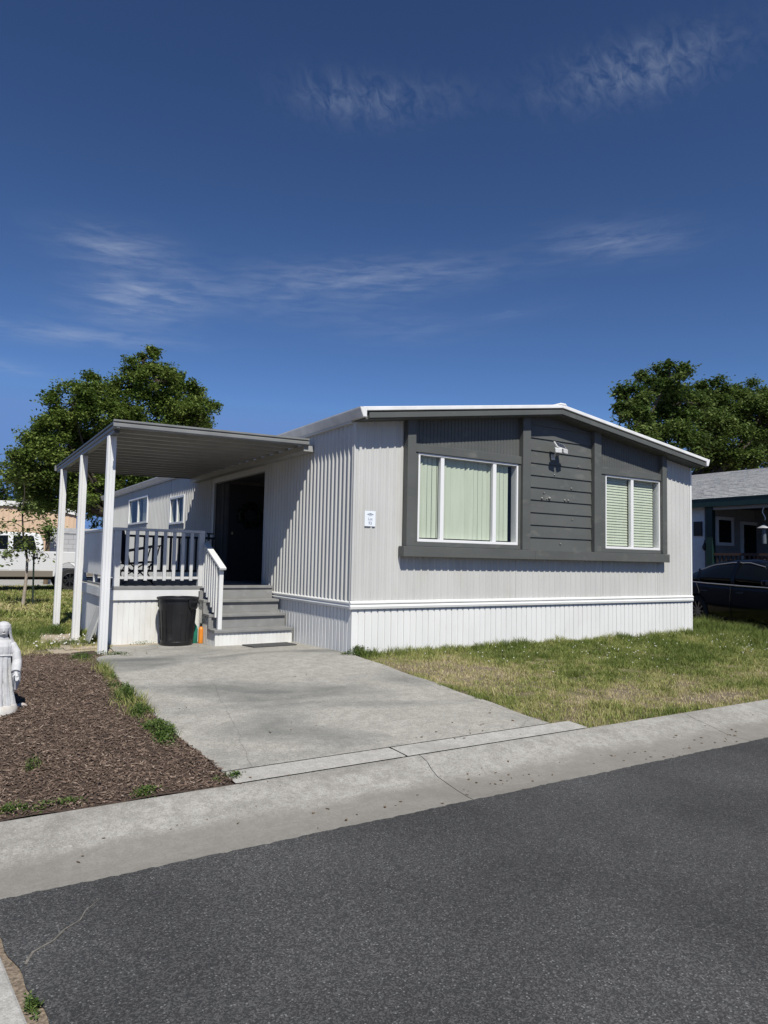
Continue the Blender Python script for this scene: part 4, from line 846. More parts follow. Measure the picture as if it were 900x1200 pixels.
# veil falling from the head over the shoulders
vr = []
for z, rx, ry, op in ((.066, .012, .014, .2), (.058, .036, .042, .5), (.035, .054, .060, .9), (.0, .058, .064, 1.0), (-.04, .062, .062, 1.05), (-.08, .072, .064, 1.1), (-.12, .092, .072, 1.15), (-.20, .112, .083, 1.25), (-.34, .116, .095, 1.4), (-.48, .104, .098, 1.5)):
    out = [(hc.x + rx*math.sin(t)*(1+.05*math.sin(t*9)), hc.y + .020 + ry*math.cos(t)*(1+.05*math.sin(t*9)), hc.z+z) for t in np.linspace(-math.pi+op, math.pi-op, 30)]
    inn = [(hc.x + (rx-.012)*math.sin(t), hc.y + .020 + (ry-.012)*math.cos(t), hc.z+z-.004) for t in np.linspace(math.pi-op, -math.pi+op, 30)]
    vr.append(out+inn)
mb.loft(vr)
for s in (-1, 1):
    sh = sc_ + Vector((.068*s, -.0, .56)); elb = sc_ + Vector((.112*s, -.03, .42)); wr = sc_ + Vector((.100*s, -.112, .338))
    mb.tube([sh, sh*.5+elb*.5 + Vector((.014*s, 0, 0)), elb, elb*.4+wr*.6, wr], [.032, .034, .036, .040, .036], n=14)
    mb.tube([wr + Vector((.006*s, .02, -.0)), wr + Vector((.012*s, .035, -.07)), wr + Vector((.008*s, .05, -.15))], [.036, .032, .012], n=10)
    mb.tube([wr, wr + Vector((.004*s, -.022, -.016)), wr + Vector((.008*s, -.040, -.034))], [.016, .015, .013], n=10)
    for k in range(4):
        b = wr + Vector((.008*s + (k-1.5)*.0075, -.038, -.034)); l_ = (.026, .031, .029, .022)[k]
        mb.tube([b, b + Vector((.001*s, -.4*l_, -.6*l_)), b + Vector((.001*s, -.6*l_, -1.0*l_))], [.0052, .005, .004], n=6)
    b = wr + Vector((-.010*s, -.022, -.014)); mb.tube([b, b + Vector((-.010*s, -.010, -.008)), b + Vector((-.014*s, -.016, -.018))], [.006, .0055, .0045], n=6)
mb.tube([(sc_.x + .073*math.cos(a), sc_.y + .063*math.sin(a), sc_.z + .46 - .012*math.sin(a*1)) for a in np.linspace(0, 2*math.pi, 40)], .005, n=6, cap=False)
sta = thing('garden_statue', sc_, 'white statue of a veiled robed woman with lowered open hands standing on the mulch', 'statue')
fig = mb.build('figure', M_STAT, sta, smooth=True)
rm = fig.modifiers.new('one surface', 'REMESH'); rm.mode = 'VOXEL'; rm.voxel_size = .0032; rm.use_smooth_shade = True
sm = fig.modifiers.new('soften', 'SMOOTH'); sm.iterations = 2; sm.factor = .4
MB().lathe([(.0, -.02), (.135, -.02), (.14, .01), (.136, .04), (.126, .062), (.0, .066)], sc_, n=40, sy=.9).build('base', mat('cast base', (.70, .68, .64), (.5, .42, .33), scale=10, rough=.8, bump=.2, contrast=(.5, .75)), sta, smooth=True)
def rock(name, c, r_, m, label, cat, seed, sq=(1, .8, .6), group=None):
    rr = random.Random(seed); mb = MB(); n, k = 14, 8; rings = []
    ph = [rr.uniform(0, 6) for _ in range(4)]
    for j in range(k+1):
        t = math.pi*j/k; rings.append([(c[0] + r_*sq[0]*max(.02, math.sin(t))*math.cos(a)*(1+.14*math.sin(2*a+ph[0]+t)+.1*math.sin(3*a+ph[1])), c[1] + r_*sq[1]*max(.02, math.sin(t))*math.sin(a)*(1+.14*math.sin(2*a+ph[0])), c[2] + r_*sq[2]*(-math.cos(t))*(1+.1*math.sin(a+ph[2]))) for a in (2*math.pi*i/n for i in range(n))])
    mb.loft(rings); return tag(mb.build(name, m, loc=c, smooth=True), label, cat, group)
rock('stone', (.595, 6.74, g(.6, 6.74)+.018), .042, mat('pinkish stone', (.52, .47, .43), (.42, .36, .32), scale=20, rough=.85, bump=.3), 'small pale stone on the mulch by the statue base', 'stone', 3)
# ================================================================== TREES
M_BARK = mat('bark', (.075, .058, .042), (.04, .032, .024), scale=7, rough=.9, bump=.8, bscale=18, stretch=(1, 1, .3))
M_LEAF = tint_mat('summer leaves', [(0, (.062, .110, .020)), (.5, (.140, .200, .040)), (1, (.26, .31, .085))], .45, .35)
M_LEAF2 = tint_mat('dark leaves', [(0, (.050, .090, .019)), (.5, (.105, .155, .036)), (1, (.20, .25, .075))], .45, .32)
def leaf_cloud(centres, radii, counts, size, rng):
    Vs = []; T = []
    for c, r_, n in zip(centres, radii, counts):
        p = rng.normal(0, .5, (n, 3)) * r_ * np.array([1, 1, .75]) + np.array(c)
        a = rng.uniform(0, 6.283, n); t = rng.uniform(-1.0, .5, n); s = (size*rng.uniform(.6, 1.3, n))[:, None]
        d = np.stack([np.cos(a)*np.cos(t), np.sin(a)*np.cos(t), np.sin(t)], 1); q = np.stack([-np.sin(a), np.cos(a), rng.normal(0, .5, n)], 1)
        Vs.append(np.stack([p, p+d*s*.5+q*s*.28, p+d*s, p+d*s*.5-q*s*.28], 1).reshape(-1, 3))
        T.append(np.repeat(np.clip(rng.normal(.45, .22, n) + rng.normal(0, .14), 0, 1), 4))
    V = np.concatenate(Vs); i = np.arange(len(V)//4)[:, None]*4
    return V, i + np.array([[0, 1, 2, 3]]), np.concatenate(T)
def tree(loc, lobes, trunk_r, fork, label, cat, m, seed, leaf=.17, per=70, dens=1., group=None, name='tree', limbs=True):
    """lobes: (centre, radius) of the crown's masses"""
    rng = np.random.default_rng(seed); rr = random.Random(seed); loc = Vector(loc)
    t = thing(name, loc, label, cat, group)
    mb = MB(); top = Vector(fork)
    mid = (loc+top)/2 + Vector((rr.uniform(-.2, .2), rr.uniform(-.2, .2), 0))
    mb.tube([loc - Vector((0, 0, .1)), loc + Vector((0, 0, .25)), mid, top], [trunk_r*1.5, trunk_r*1.1, trunk_r*.9, trunk_r*.8], n=12)
    C, Rd, Nn = [], [], []
    for c, r_ in lobes:
        c = Vector(c); b = top*.55 + c*.45 + Vector((rr.uniform(-.3, .3), rr.uniform(-.3, .3), -.15*r_))
        mb.tube([top - Vector((0, 0, .2)), b, c], [trunk_r*.55, trunk_r*.3, trunk_r*.10], n=8)
        k = max(8, int(dens*r_*r_*9)); twig = 0
        for _ in range(k):
            v = Vector((rng.normal(), rng.normal(), rng.normal())).normalized()
            f_ = rng.uniform(.35, 1.0)**.5
            p = c + Vector((v.x*r_*f_, v.y*r_*f_, v.z*r_*f_*.9)); C.append(p); Rd.append(rng.uniform(.32, .62)*min(1, r_*.55+.2)); Nn.append(int(per*rng.uniform(.6, 1.4)))
            if twig < 9: mb.tube([c, (c+p)/2 + Vector((0, 0, -.08*r_)), p], [trunk_r*.09+.012, trunk_r*.06+.008, .008], n=5); twig += 1
    mb.build('trunk', M_BARK, t, smooth=True)
    V, Fq, T = leaf_cloud(C, Rd, Nn, leaf, rng)
    np_mesh('crown', V, Fq, m, T, loc=loc, parent=t)
    return t
def lobes_at(lst, Y, ppm):
    rr = random.Random(len(lst)); return [(at(x, y, Y + rr.uniform(-2.2, 1.5)), r_/ppm) for x, y, r_ in lst]
tree((7.4, 38, .2), lobes_at([(168, 423, 21), (150, 448, 24), (186, 447, 24), (112, 460, 25), (84, 474, 24), (214, 462, 24), (240, 484, 21), (202, 440, 12), (66, 498, 20), (40, 520, 16), (26, 545, 16), (125, 495, 44), (175, 495, 44), (215, 505, 36), (70, 515, 36), (48, 538, 31), (32, 562, 22), (100, 545, 40), (140, 560, 40), (180, 545, 42), (75, 572, 32), (42, 580, 22), (165, 590, 22), (125, 590, 20)], 38, 22.7), .25, (7.1, 38, 3.6),
     'large leafy green tree rising behind the carport cover and white pickup', 'tree', M_LEAF, 11, leaf=.165, per=290, dens=1.9)
tree((24.3, 21.5, .2), lobes_at([(740, 470, 20), (765, 448, 22), (785, 442, 18), (770, 485, 30), (745, 500, 22), (800, 470, 26), (735, 520, 20), (790, 520, 34)], 21.5, 24.5), .28, (25.5, 21.5, 4.2),
     'dark green tree with the tallest peaked crown beside the white roof edge', 'tree', M_LEAF2, 12, leaf=.175, per=240, dens=2.2, group='trees behind the neighbouring house')
tree((31.5, 22.5, .2), lobes_at([(835, 460, 22), (850, 480, 32), (880, 462, 24), (890, 490, 32), (915, 480, 30), (825, 500, 34), (860, 520, 36), (900, 530, 36), (940, 500, 34), (840, 545, 28), (890, 560, 26), (950, 540, 30)], 22.5, 24), .3, (31.5, 22.5, 4.4),
     'broad dark green tree with two rounded crowns above the shingle roof', 'tree', M_LEAF2, 13, leaf=.175, per=240, dens=2.2, group='trees behind the neighbouring house')
tree((1.2, 62, .2), lobes_at([(4, 575, 16), (-15, 565, 22), (20, 585, 14), (-40, 580, 26)], 62, 14.2), .25, (1.2, 62, 3),
     'small dark distant tree at the left edge above the peach trailer', 'tree', M_LEAF2, 14, leaf=.28, per=70, dens=1.2)
tree((9.3, 66, .2), lobes_at([(118, 600, 16), (95, 590, 20), (150, 600, 18), (75, 596, 14)], 66, 13), .25, (9.3, 66, 2),
     'distant dark tree seen low between the carport posts', 'tree', M_LEAF2, 15, leaf=.3, per=70, dens=1.2)
# sapling with its stake
sp_ = thing('sapling', (1.72, 20.3, .2), 'thin young tree with pale trunk and sparse leaves in front of the white pickup', 'tree')
mb = MB(); S = lambda x, y, dy=0: at(x, y, 20.3 + dy)
mb.tube([S(27, 708), S(31, 675), S(32, 655)], [.045, .035, .03], n=8); mb.build('trunk', mat('pale bark', (.42, .36, .29), (.3, .25, .19), scale=20, rough=.9), sp_, smooth=True)
mb = MB(); tips = []
mb.tube([S(32, 656), S(27, 625), S(26, 600), S(29, 578), S(28, 566)], [.03, .024, .018, .011, .005], n=6)
for b, e, dy in (((29, 640), (45, 648), .3), ((28, 632), (10, 650), -.2), ((27, 625), (46, 622), -.3), ((27, 618), (-2, 612), .2), ((26, 610), (-6, 622), .4), ((26, 612), (66, 613), .1), ((26, 606), (42, 601), -.4), ((27, 598), (10, 592), .2), ((28, 590), (36, 590), .3), ((29, 645), (2, 655), -.3), ((27, 620), (18, 640), .5), ((28, 628), (38, 640), -.5), ((29, 638), (50, 652), .1)):
    A, B = S(*b), S(*e, dy); mb.tube([A, A*.5+B*.5 + Vector((0, 0, .10)), B], [.012, .009, .004], n=5); tips += [(A*.5+B*.5, 10), (A*.25+B*.75, 16), (B, 14)]
mb.build('branches', M_BARK, sp_, smooth=True)
tips += [(S(28, 575), 6), (S(27, 600), 12), (S(27, 625), 26), (S(30, 640), 26), (S(22, 632), 20)]
V, Fq, T = leaf_cloud([p for p, _ in tips], [.26]*len(tips), [int(n*1.5) for _, n in tips], .10, np.random.default_rng(5))
np_mesh('crown', V, Fq, tint_mat('sapling leaves', [(0, (.07, .11, .02)), (1, (.20, .25, .07))], .5, .2), T, loc=(1.72, 20.3, .2), parent=sp_)
p0, p1 = at(38.5, 706, 20.4), at(40, 640, 20.4)
tag(MB().tube([p0 - Vector((0, 0, .1)), p1], .022, n=8).build('tree_stake', mat('green steel', (.02, .035, .025), rough=.6), loc=p0), 'dark green metal stake standing beside the thin sapling', 'stake')

# ================================================================== BACKGROUND, LEFT
tr = thing('trailer_home', (3.3, 50, .2), 'peach mobile home end wall under a low curved white roof behind the pickup', 'mobile home')
M_PEACH = mat('peach siding', (.70, .51, .36), (.65, .47, .33), scale=2, rough=.6)
gab = lambda x: 4.33 + .42*(1-((x-3.0)/4.15)**2)
mb = MB(); sidewall(mb, 'x', 50, (-1.15, 7.1), .30, .02, BIG, .2, lambda x: gab(x)-.28, -1); sidewall(mb, 'y', 7.1, (50, 64), .3, .02, BIG, .2, 4.1, 1); sidewall(mb, 'y', -1.15, (50, 64), .3, .02, BIG, .2, 4.1, -1)
mb.build('wall', M_PEACH, tr)
xs = np.linspace(-1.25, 7.2, 22); mb = MB()
mb.prism([(x, gab(x)) for x in xs] + [(x, gab(x)-.33) for x in xs[::-1]], 'y', 49.85, 64); mb.build('roof', M_ROOF, tr)
tag(MB().box(.2, .9, 58, 58.7, .2, 5.6).box(.1, 1.0, 57.9, 58.8, 5.6, 5.7).build('chimney', mat('cream block', (.66, .56, .42), (.58, .5, .38)), loc=(.55, 58.35, .2)), 'cream block chimney rising beyond the peach mobile home at the left edge', 'chimney')
bw = MB().box(3.75, 11.5, 34, 34.2, .1, 2.42).build('block_wall', None or mat('block', (.42, .42, .42)), loc=(7, 34, .1))
m = bw.data.materials[0]; nt = m.node_tree; b = nt.nodes['Principled BSDF']; tc = nt.nodes['Texture Coordinate']
mp = nt.nodes['Mapping']; mp.inputs['Rotation'].default_value = (R(-90), 0, 0)
bt = nt.nodes.new('ShaderNodeTexBrick'); bt.inputs['Scale'].default_value = 1; bt.inputs['Brick Width'].default_value = .41; bt.inputs['Row Height'].default_value = .205; bt.inputs['Mortar Size'].default_value = .012
bt.inputs['Color1'].default_value = (.40, .40, .41, 1); bt.inputs['Color2'].default_value = (.47, .47, .47, 1); bt.inputs['Mortar'].default_value = (.27, .27, .27, 1)
nt.links.new(mp.outputs[0], bt.inputs['Vector']); nt.links.new(bt.outputs['Color'], b.inputs['Base Color'])
tag(bw, 'grey concrete block wall behind the bed of the white pickup', 'wall'); bw.name = 'block_wall'
MB().box(3.70, 11.55, 33.97, 34.23, 2.42, 2.66).build('coping', mat('speckled coping', (.50, .50, .50), (.40, .40, .40), scale=10), bw)
tag(MB().tube([(3.62, 33.2, .15), (3.62, 33.2, 2.6)], [.10, .09], n=10).build('wooden_post', mat('brown post', (.20, .14, .085), (.13, .09, .055), scale=6, stretch=(1, 1, .2)), loc=(3.62, 33.2, .15)), 'brown wooden post at the end of the grey block wall', 'post')
rng = np.random.default_rng(8); V, Fq, T = leaf_cloud([(3.62, 33.15, z) for z in (2.75, 2.55, 2.35, 2.15, 2.6)], [.3, .32, .26, .2, .3], [90, 90, 70, 40, 60], .16, rng)
tag(np_mesh('hanging_vine', V, Fq, M_LEAF2, T, loc=(3.62, 33.15, 2.1)), 'drooping green vine on the brown post beside the block wall', 'vine')

# ================================================================== WHITE PICKUP  (nose to -x)
M_TWHITE = mat('white car paint', (.72, .72, .71), rough=.3, coat=.5)
M_TAN = mat('tan car paint', (.22, .19, .15), rough=.4)
M_TYRE = mat('tyre rubber', (.018, .018, .018), (.03, .03, .03), scale=30, rough=.85)
M_RIM = mat('dark alloy', (.10, .10, .105), rough=.35, metal=.9)
M_CGLASS = mat('dark car glass', (.005, .006, .006), rough=.04, spec=.25)
M_CHROME = mat('chrome', (.6, .6, .6), rough=.15, metal=1)
M_TRIM = mat('black car trim', (.015, .015, .015), rough=.5)
tk = thing('pickup_truck', (3.72, 28.0, .2), 'white crew cab pickup with tan lower body parked on grass behind the carport posts', 'pickup truck')
def L0(x, y, z): return (x, y, z)
def side_shape(pts, y0, y1, tum=0., zb=0, zt=1):
    """side profile (x, z) given thickness across the vehicle, sides leaning in above zb"""
    def lean(z): return tum*max(0, (z-zb)/(zt-zb))
    mb = MB(); n = len(pts)
    mb.add([(x, y0+lean(z), z) for x, z in pts] + [(x, y1-lean(z), z) for x, z in pts], [tuple(range(n)), tuple(range(2*n-1, n-1, -1))] + [(i, i+n, (i+1) % n+n, (i+1) % n) for i in range(n)])
    return mb
def arch(cx_, r_, z0_, n=12, a0=0., a1=math.pi): return [(cx_ + r_*math.cos(a), z0_ + r_*math.sin(a)) for a in np.linspace(a0, a1, n)]
W = .99
low = [(1.12, .52), (1.14, 1.40)] + [(-.86, 1.40), (-.86, 1.36), (-2.9, 1.36), (-3.05, 1.30), (-4.6, 1.28), (-4.85, 1.15), (-4.88, .55)] + [(-4.55, .52)] + arch(-3.95, .50, .52)[::-1] + [(-.62, .52)] + arch(0, .50, .52)[::-1]
# body side panels with real wheel wells: two sides and a narrower core
for s in (-1, 1):
    mbs = side_shape(low, min(s*W, s*(W-.22)), max(s*W, s*(W-.22))); mbs.build('body_side', M_TWHITE, tk, world=False, bevel=.03)
    lowt = [(-.56, .505), (-.56, .735), (-3.4, .735), (-3.4, .505)]
    side_shape(lowt, min(s*(W+.008), s*(W-.1)), max(s*(W+.008), s*(W-.1))).build('rocker_panel', M_TAN, tk, world=False, bevel=.02)
    side_shape([(1.125, .54), (1.125, .70), (.56, .70), (.53, .54)], min(s*(W+.006), s*(W-.1)), max(s*(W+.006), s*(W-.1))).build('rocker_panel', M_TAN, tk, world=False, bevel=.02)
MB().box(-4.8, -.9, -.76, .76, .55, 1.27).build('engine_bay', M_TWHITE, tk, world=False)
MB().box(-.86, 1.1, -.76, .76, .75, .82).box(1.04, 1.12, -.76, .76, .60, 1.38).box(-.86, -.80, -.76, .76, .8, 1.38).build('cargo_bed', M_TWHITE, tk, world=False)
MB().box(1.14, 1.34, -.98, .98, .50, .68).build('bumper', M_CHROME, tk, world=False, bevel=.03)
MB().box(-5.02, -4.86, -.98, .98, .46, .72).build('bumper', M_CHROME, tk, world=False, bevel=.03)
MB().box(-4.90, -4.87, -.6, .6, .78, 1.12).build('grille', M_TRIM, tk, world=False)
for s in (-1, 1):
    MB().box(-4.90, -4.86, s*.80-.15, s*.80+.15, .82, 1.12).build('headlight', mat('lamp lens', (.7, .7, .7), rough=.1), tk, world=False, bevel=.02)
    MB().box(1.10, 1.15, s*.93-.06, s*.93+.06, .85, 1.32).build('tail_light', mat('red lens', (.35, .01, .01), rough=.15), tk, world=False)
cabp = [(-.88, 1.37), (-.90, 1.72), (-.99, 1.98), (-1.15, 2.04), (-2.5, 2.05), (-2.75, 1.99), (-3.22, 1.37)]
cab = side_shape(cabp, -.975, .975, .16, 1.37, 2.05).build('cab', M_TWHITE, tk, world=False, bevel=.05, segs=3)
def on_side(pts, s, lift=.012, th=.02):
    mb = MB(); n = len(pts)
    yy_ = lambda z: s*(.975 - .16*max(0, (z-1.37)/.68) + lift)
    mb.add([(x, yy_(z), z) for x, z in pts] + [(x, yy_(z)-s*th, z) for x, z in pts], [tuple(range(n)), tuple(range(2*n-1, n-1, -1))] + [(i, i+n, (i+1) % n+n, (i+1) % n) for i in range(n)])
    return mb
for s in (-1, 1):
    for pts, dx in (([(-1.10, 1.45), (-1.84, 1.45), (-1.84, 1.93), (-1.22, 1.93)], (-1.88, -.98)), ([(-2.00, 1.45), (-2.92, 1.45), (-2.60, 1.90), (-2.00, 1.93)], (-3.0, -1.92))):
        dr_ = side_shape([(dx[0]+.012, .745), (dx[1]-.012, .745), (dx[1]-.012, 1.37), (dx[0]+.012, 1.37)], min(s*(W+.006), s*(W-.05)), max(s*(W+.006), s*(W-.05))).build('door', M_TWHITE, tk, world=False, bevel=.012)
        on_side(pts, s).build('window', M_CGLASS, dr_, world=False)
        MB().box(dx[1]-.26, dx[1]-.08, min(s*(W+.008), s*(W+.03)), max(s*(W+.008), s*(W+.03)), 1.17, 1.22).build('handle', M_TRIM, dr_, world=False, bevel=.008)
    MB().box(-2.98, -2.86, min(s*1.02, s*1.22), max(s*1.02, s*1.22), 1.40, 1.68).build('mirror', M_TRIM, tk, world=False, bevel=.03)
mb = MB().add([(-2.78, -.78, 1.95), (-2.78, .78, 1.95), (-3.19, .88, 1.42), (-3.19, -.88, 1.42), (-2.80, -.78, 1.96), (-2.80, .78, 1.96), (-3.21, .88, 1.43), (-3.21, -.88, 1.43)], [(0, 1, 2, 3), (7, 6, 5, 4), (0, 4, 5, 1), (1, 5, 6, 2), (2, 6, 7, 3), (3, 7, 4, 0)]); mb.build('windscreen', M_CGLASS, tk, world=False)
def wheel(parent, c, r_, wd, s, spokes=8, name='wheel', rimm=None, rr=.62):
    def T(mb, y0):   # lathe about the y axis
        mb.v = [(c[0] + x, c[1] + z, c[2] + y) for x, y, z in mb.v]; return mb
    t = T(MB().lathe([(r_*.60, -wd/2), (r_*.9, -wd/2), (r_*.985, -wd*.36), (r_, -wd*.2), (r_, wd*.2), (r_*.985, wd*.36), (r_*.9, wd/2), (r_*.60, wd/2)], n=40, cap=False), 0).build(name, M_TYRE, parent, world=False, smooth=True)
    f = s*wd/2
    rm_ = MB().lathe([(r_*rr, f*.95), (r_*(rr-.05), f*1.0), (r_*(rr-.09), f*.8), (r_*(rr-.1), -f*.8)], n=36, cap=False)
    rm_.lathe([(.0, f*.86), (r_*.12, f*.86), (r_*.14, f*.7), (r_*.14, f*.3), (0, f*.3)], n=18)
    for k in range(spokes):
        a = 2*math.pi*k/spokes; d = Vector((math.cos(a), math.sin(a), 0)); rm_.bar(d*r_*.1 + Vector((0, 0, f*.75)), d*r_*(rr-.06) + Vector((0, 0, f*.82)), r_*.10, wd*.12, upv=(0, 0, 1))
    T(rm_, 0).build('rim', rimm or M_RIM, t, world=False, smooth=True)
    T(MB().lathe([(0, f*.1), (r_*.5, f*.1), (r_*.5, 0), (0, 0)], n=24), 0).build('brake_disc', M_TRIM, t, world=False)
for x in (0, -3.95):
    for s in (-1, 1): wheel(tk, (x, s*.86, .41), .41, .28, s)
MB().box(-4.4, 1.0, -.5, .5, .40, .60).build('chassis', M_TRIM, tk, world=False)

# ================================================================== RIGHT: NEIGHBOUR HOUSE
nh = thing('neighbour_house', (17, 10, .3), 'white neighbouring house with grey shingle roof, dark green fascia and shaded railed porch', 'house')
M_SHING = mat('grey shingles', (.315, .315, .31), (.42, .42, .41), scale=5, rough=.9, bump=.4, bscale=40, stretch=(1, 2.2, 1), contrast=(.3, .7), c3=(.20, .20, .20), scale3=9, con3=(.5, .7))
M_GREENP = mat('dark green paint', (.008, .030, .026), (.006, .024, .020), scale=6, rough=.45)
M_NWALL = mat('white stucco', (.78, .78, .76), (.72, .72, .70), scale=9, rough=.8, bump=.2, bscale=80)
EXX, EZZ, RXX, RZZ = 17.4, 3.39, 22.2, 4.755; DY = .92
mb = MB(); nrow = 22
for i in range(nrow):
    t0, t1 = i/nrow, (i+1)/nrow; xa, xb = EXX+(RXX-EXX)*t0, EXX+(RXX-EXX)*t1 + .02; za, zb = EZZ+(RZZ-EZZ)*t0+.016, EZZ+(RZZ-EZZ)*t1 + .006
    y = -2 + (i % 2)*.15
    while y < 18.4:
        w_ = random.uniform(.22, .42); j = random.uniform(-.003, .006); e = random.uniform(-.008, .008)
        mb.hexa([(xa+e, y, za-.018), (xb, y, zb-.018), (xb, y+w_-.006, zb-.018), (xa+e, y+w_-.006, za-.018), (xa+e, y, za+j), (xb, y, zb-.004), (xb, y+w_-.006, zb-.004), (xa+e, y+w_-.006, za+j)]); y += w_
rf = mb.build('roof', M_SHING, nh)
MB().hexa([(EXX+.02, -2, EZZ-.03), (RXX, -2, RZZ-.03), (RXX, 18.3, RZZ-.03), (EXX+.02, 18.3, EZZ-.03), (EXX+.02, -2, EZZ-.005), (RXX, -2, RZZ-.005), (RXX, 18.3, RZZ-.005), (EXX+.02, 18.3, EZZ-.005)]).hexa([(RXX, -2, RZZ-.03), (27, -2, EZZ-.03), (27, 18.3, EZZ-.03), (RXX, 18.3, RZZ-.03), (RXX, -2, RZZ+.01), (27, -2, EZZ+.01), (27, 18.3, EZZ+.01), (RXX, 18.3, RZZ+.01)]).build('roof_deck', M_SHING, rf)
MB().box(EXX-.03, EXX+.0, -2, 18.3, EZZ-.22, EZZ-.02).box(EXX-.045, EXX+.0, -2, 18.3, EZZ-.018, EZZ+.002).build('fascia', M_GREENP, rf)
MB().box(EXX+.002, 20.2, -1.9, 18.2, EZZ-.16, EZZ-.13).build('soffit', mat('ceiling shade tone', (.10, .10, .095)), rf)  # soffit coloured dark to carry the shade under the porch roof
M_PW = mat('porch shade tone', (.30, .29, .28), (.25, .245, .235), scale=8, rough=.8)  # porch shade put into the wall colour, darker than the house's white
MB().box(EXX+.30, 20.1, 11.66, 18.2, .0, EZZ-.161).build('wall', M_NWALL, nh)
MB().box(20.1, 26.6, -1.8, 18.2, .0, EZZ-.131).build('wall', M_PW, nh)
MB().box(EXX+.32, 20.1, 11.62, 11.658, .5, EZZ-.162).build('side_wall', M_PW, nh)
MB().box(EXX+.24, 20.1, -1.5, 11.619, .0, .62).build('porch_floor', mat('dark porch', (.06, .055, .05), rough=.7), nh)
for y in (11.32, 6.5): MB().box(EXX+.12, EXX+.27, y, y+.19, .62, EZZ-.161).build('porch_post', M_GREENP, nh, bevel=.006)
MB().box(EXX+.14, EXX+.25, -1.5, 11.31, EZZ-.30, EZZ-.215).build('porch_beam', mat('porch beam', (.36, .35, .33)), nh)
M_BRN = mat('brown rail', (.055, .032, .024), rough=.6)
pr2 = MB().box(EXX+.17, EXX+.23, 6.7, 11.31, 1.86, 1.93).build('porch_railing', M_BRN, nh)
MB().box(EXX+.17, EXX+.23, 6.7, 11.31, .74, .79).build('bottom_rail', M_BRN, pr2)
for k in range(36): MB().box(EXX+.185, EXX+.215, 6.76+k*.127, 6.80+k*.127, .791, 1.859).build('baluster', M_BRN, pr2)
for (pa, pb, ya_, yb_, nm) in (((838.5, 605), (859, 640), 0, 0, 'window'), ((868, 611), (889.5, 672), 0, 0, 'door')):
    A, B = at(*pa, 11.6), at(*pb, 11.6); xa, xb, zb, za = A.x, B.x, A.z, B.z
    f = MB(); f.box(xa, xa+.09, 11.56, 11.618, za, zb).box(xb-.09, xb, 11.56, 11.618, za, zb).box(xa+.09, xb-.09, 11.56, 11.618, zb-.09, zb).box(xa+.09, xb-.09, 11.56, 11.618, za, za+.09)
    o = f.build(nm, M_WHITE, nh); MB().box(xa+.09, xb-.09, 11.59, 11.61, za+.09, zb-.09).build('pane', M_CGLASS, o)
pl = MB().box(EXX+.262, EXX+.298, 11.72, 11.98, 2.40, 2.80); tag(pl.build('wall_plaque', mat('dark bronze', (.025, .022, .02), rough=.5), loc=(EXX+.28, 11.85, 2.40), bevel=.01), 'dark plaque on the white wall of the neighbouring house', 'plaque')
tag(MB().lathe([(.0, -.13), (.05, -.09), (.065, -.03), (.04, .04), (.012, .10), (.012, .16), (0, .16)], (EXX+.23, 11.62, 2.12), n=14).build('hanging_bell', MATS['dark bronze'], loc=(EXX+.23, 11.62, 2.0), smooth=True), 'small dark bell hanging by the white wall below the plaque', 'bell')
BX, BY, BZ = EXX+.12, 9.90, 2.38
bf = thing('bird_feeder', (BX, BY, BZ), 'hanging feeder with a pale dish roof and curled white hook under the green eave', 'bird feeder')
MB().tube([(BX, BY + .035*math.sin(t*5.5), BZ+.70-t*.32) for t in np.linspace(0, 1, 16)], .011, n=6).build('hook', M_WHITE, bf, smooth=True)
MB().lathe([(.012, .28), (.05, .25), (.16, .19), (.165, .18), (.04, .20)], (BX, BY, BZ), n=24, cap=False).build('dish_roof', mat('grey metal', (.4, .4, .4), rough=.4), bf, smooth=True)
MB().lathe([(.0, -.2), (.05, -.2), (.055, .20), (.0, .2)], (BX, BY, BZ-.01), n=16).build('seed_tube', mat('feeder tube', (.12, .14, .16), rough=.2), bf, smooth=True)
mb = MB().box(18.6, 19.0, 10.2, 10.75, .62, 1.85); tag(mb.build('storage_box', mat('terracotta', (.28, .11, .06), (.2, .08, .05), scale=4, rough=.8), loc=(18.8, 10.5, .62), bevel=.02), 'terracotta brown storage box on the shaded porch behind the railing', 'box')

# ================================================================== BLACK SEDAN
car = thing('black_sedan', (0, 0, 0), 'glossy black sedan parked beside the grey mobile home, its tail hidden by the wall', 'car', rz=0)
M_CAR = mat('black car paint', (.003, .0035, .006), rough=.12, spec=.22, coat=.22)
# local: +x towards the nose, y>0 = its left; built then turned
def car_ring(x, hw, zb, zs, zd, crown):
    """closed section of the lower body: sill, waist, shoulder, deck"""
    h = [(hw*.86, zb), (hw*.965, zb+.05), (hw*.99, zb+.20), (hw, (zb+zs)/2), (hw*.985, zs-.10), (hw*.95, zs-.02), (hw*.86, zs+.01), (hw*.55, zd), (hw*.2, zd+crown)]
    return [(x, y, z) for y, z in h] + [(x, -y, z) for y, z in h[::-1]]
secs = [(-1.06, .70, .42, .78, .80, .01), (-1.0, .80, .30, .90, .95, .01), (-.85, .87, .25, .97, 1.02, .015), (-.6, .905, .21, .97, 1.02, .02), (-.35, .92, .19, .955, 1.0, .02), (0, .925, .18, .945, .97, .02), (.5, .925, .17, .93, .95, .02), (1.2, .92, .17, .915, .93, .02), (2.0, .92, .17, .90, .92, .02), (2.5, .915, .18, .885, .92, .03), (2.9, .91, .19, .86, .88, .03), (3.3, .88, .21, .80, .81, .03), (3.55, .80, .24, .70, .71, .02), (3.66, .66, .32, .58, .59, .01)]
mb = MB().loft([car_ring(*s) for s in secs]); body = mb.build('body', M_CAR, car, world=False, smooth=True, angle=60)
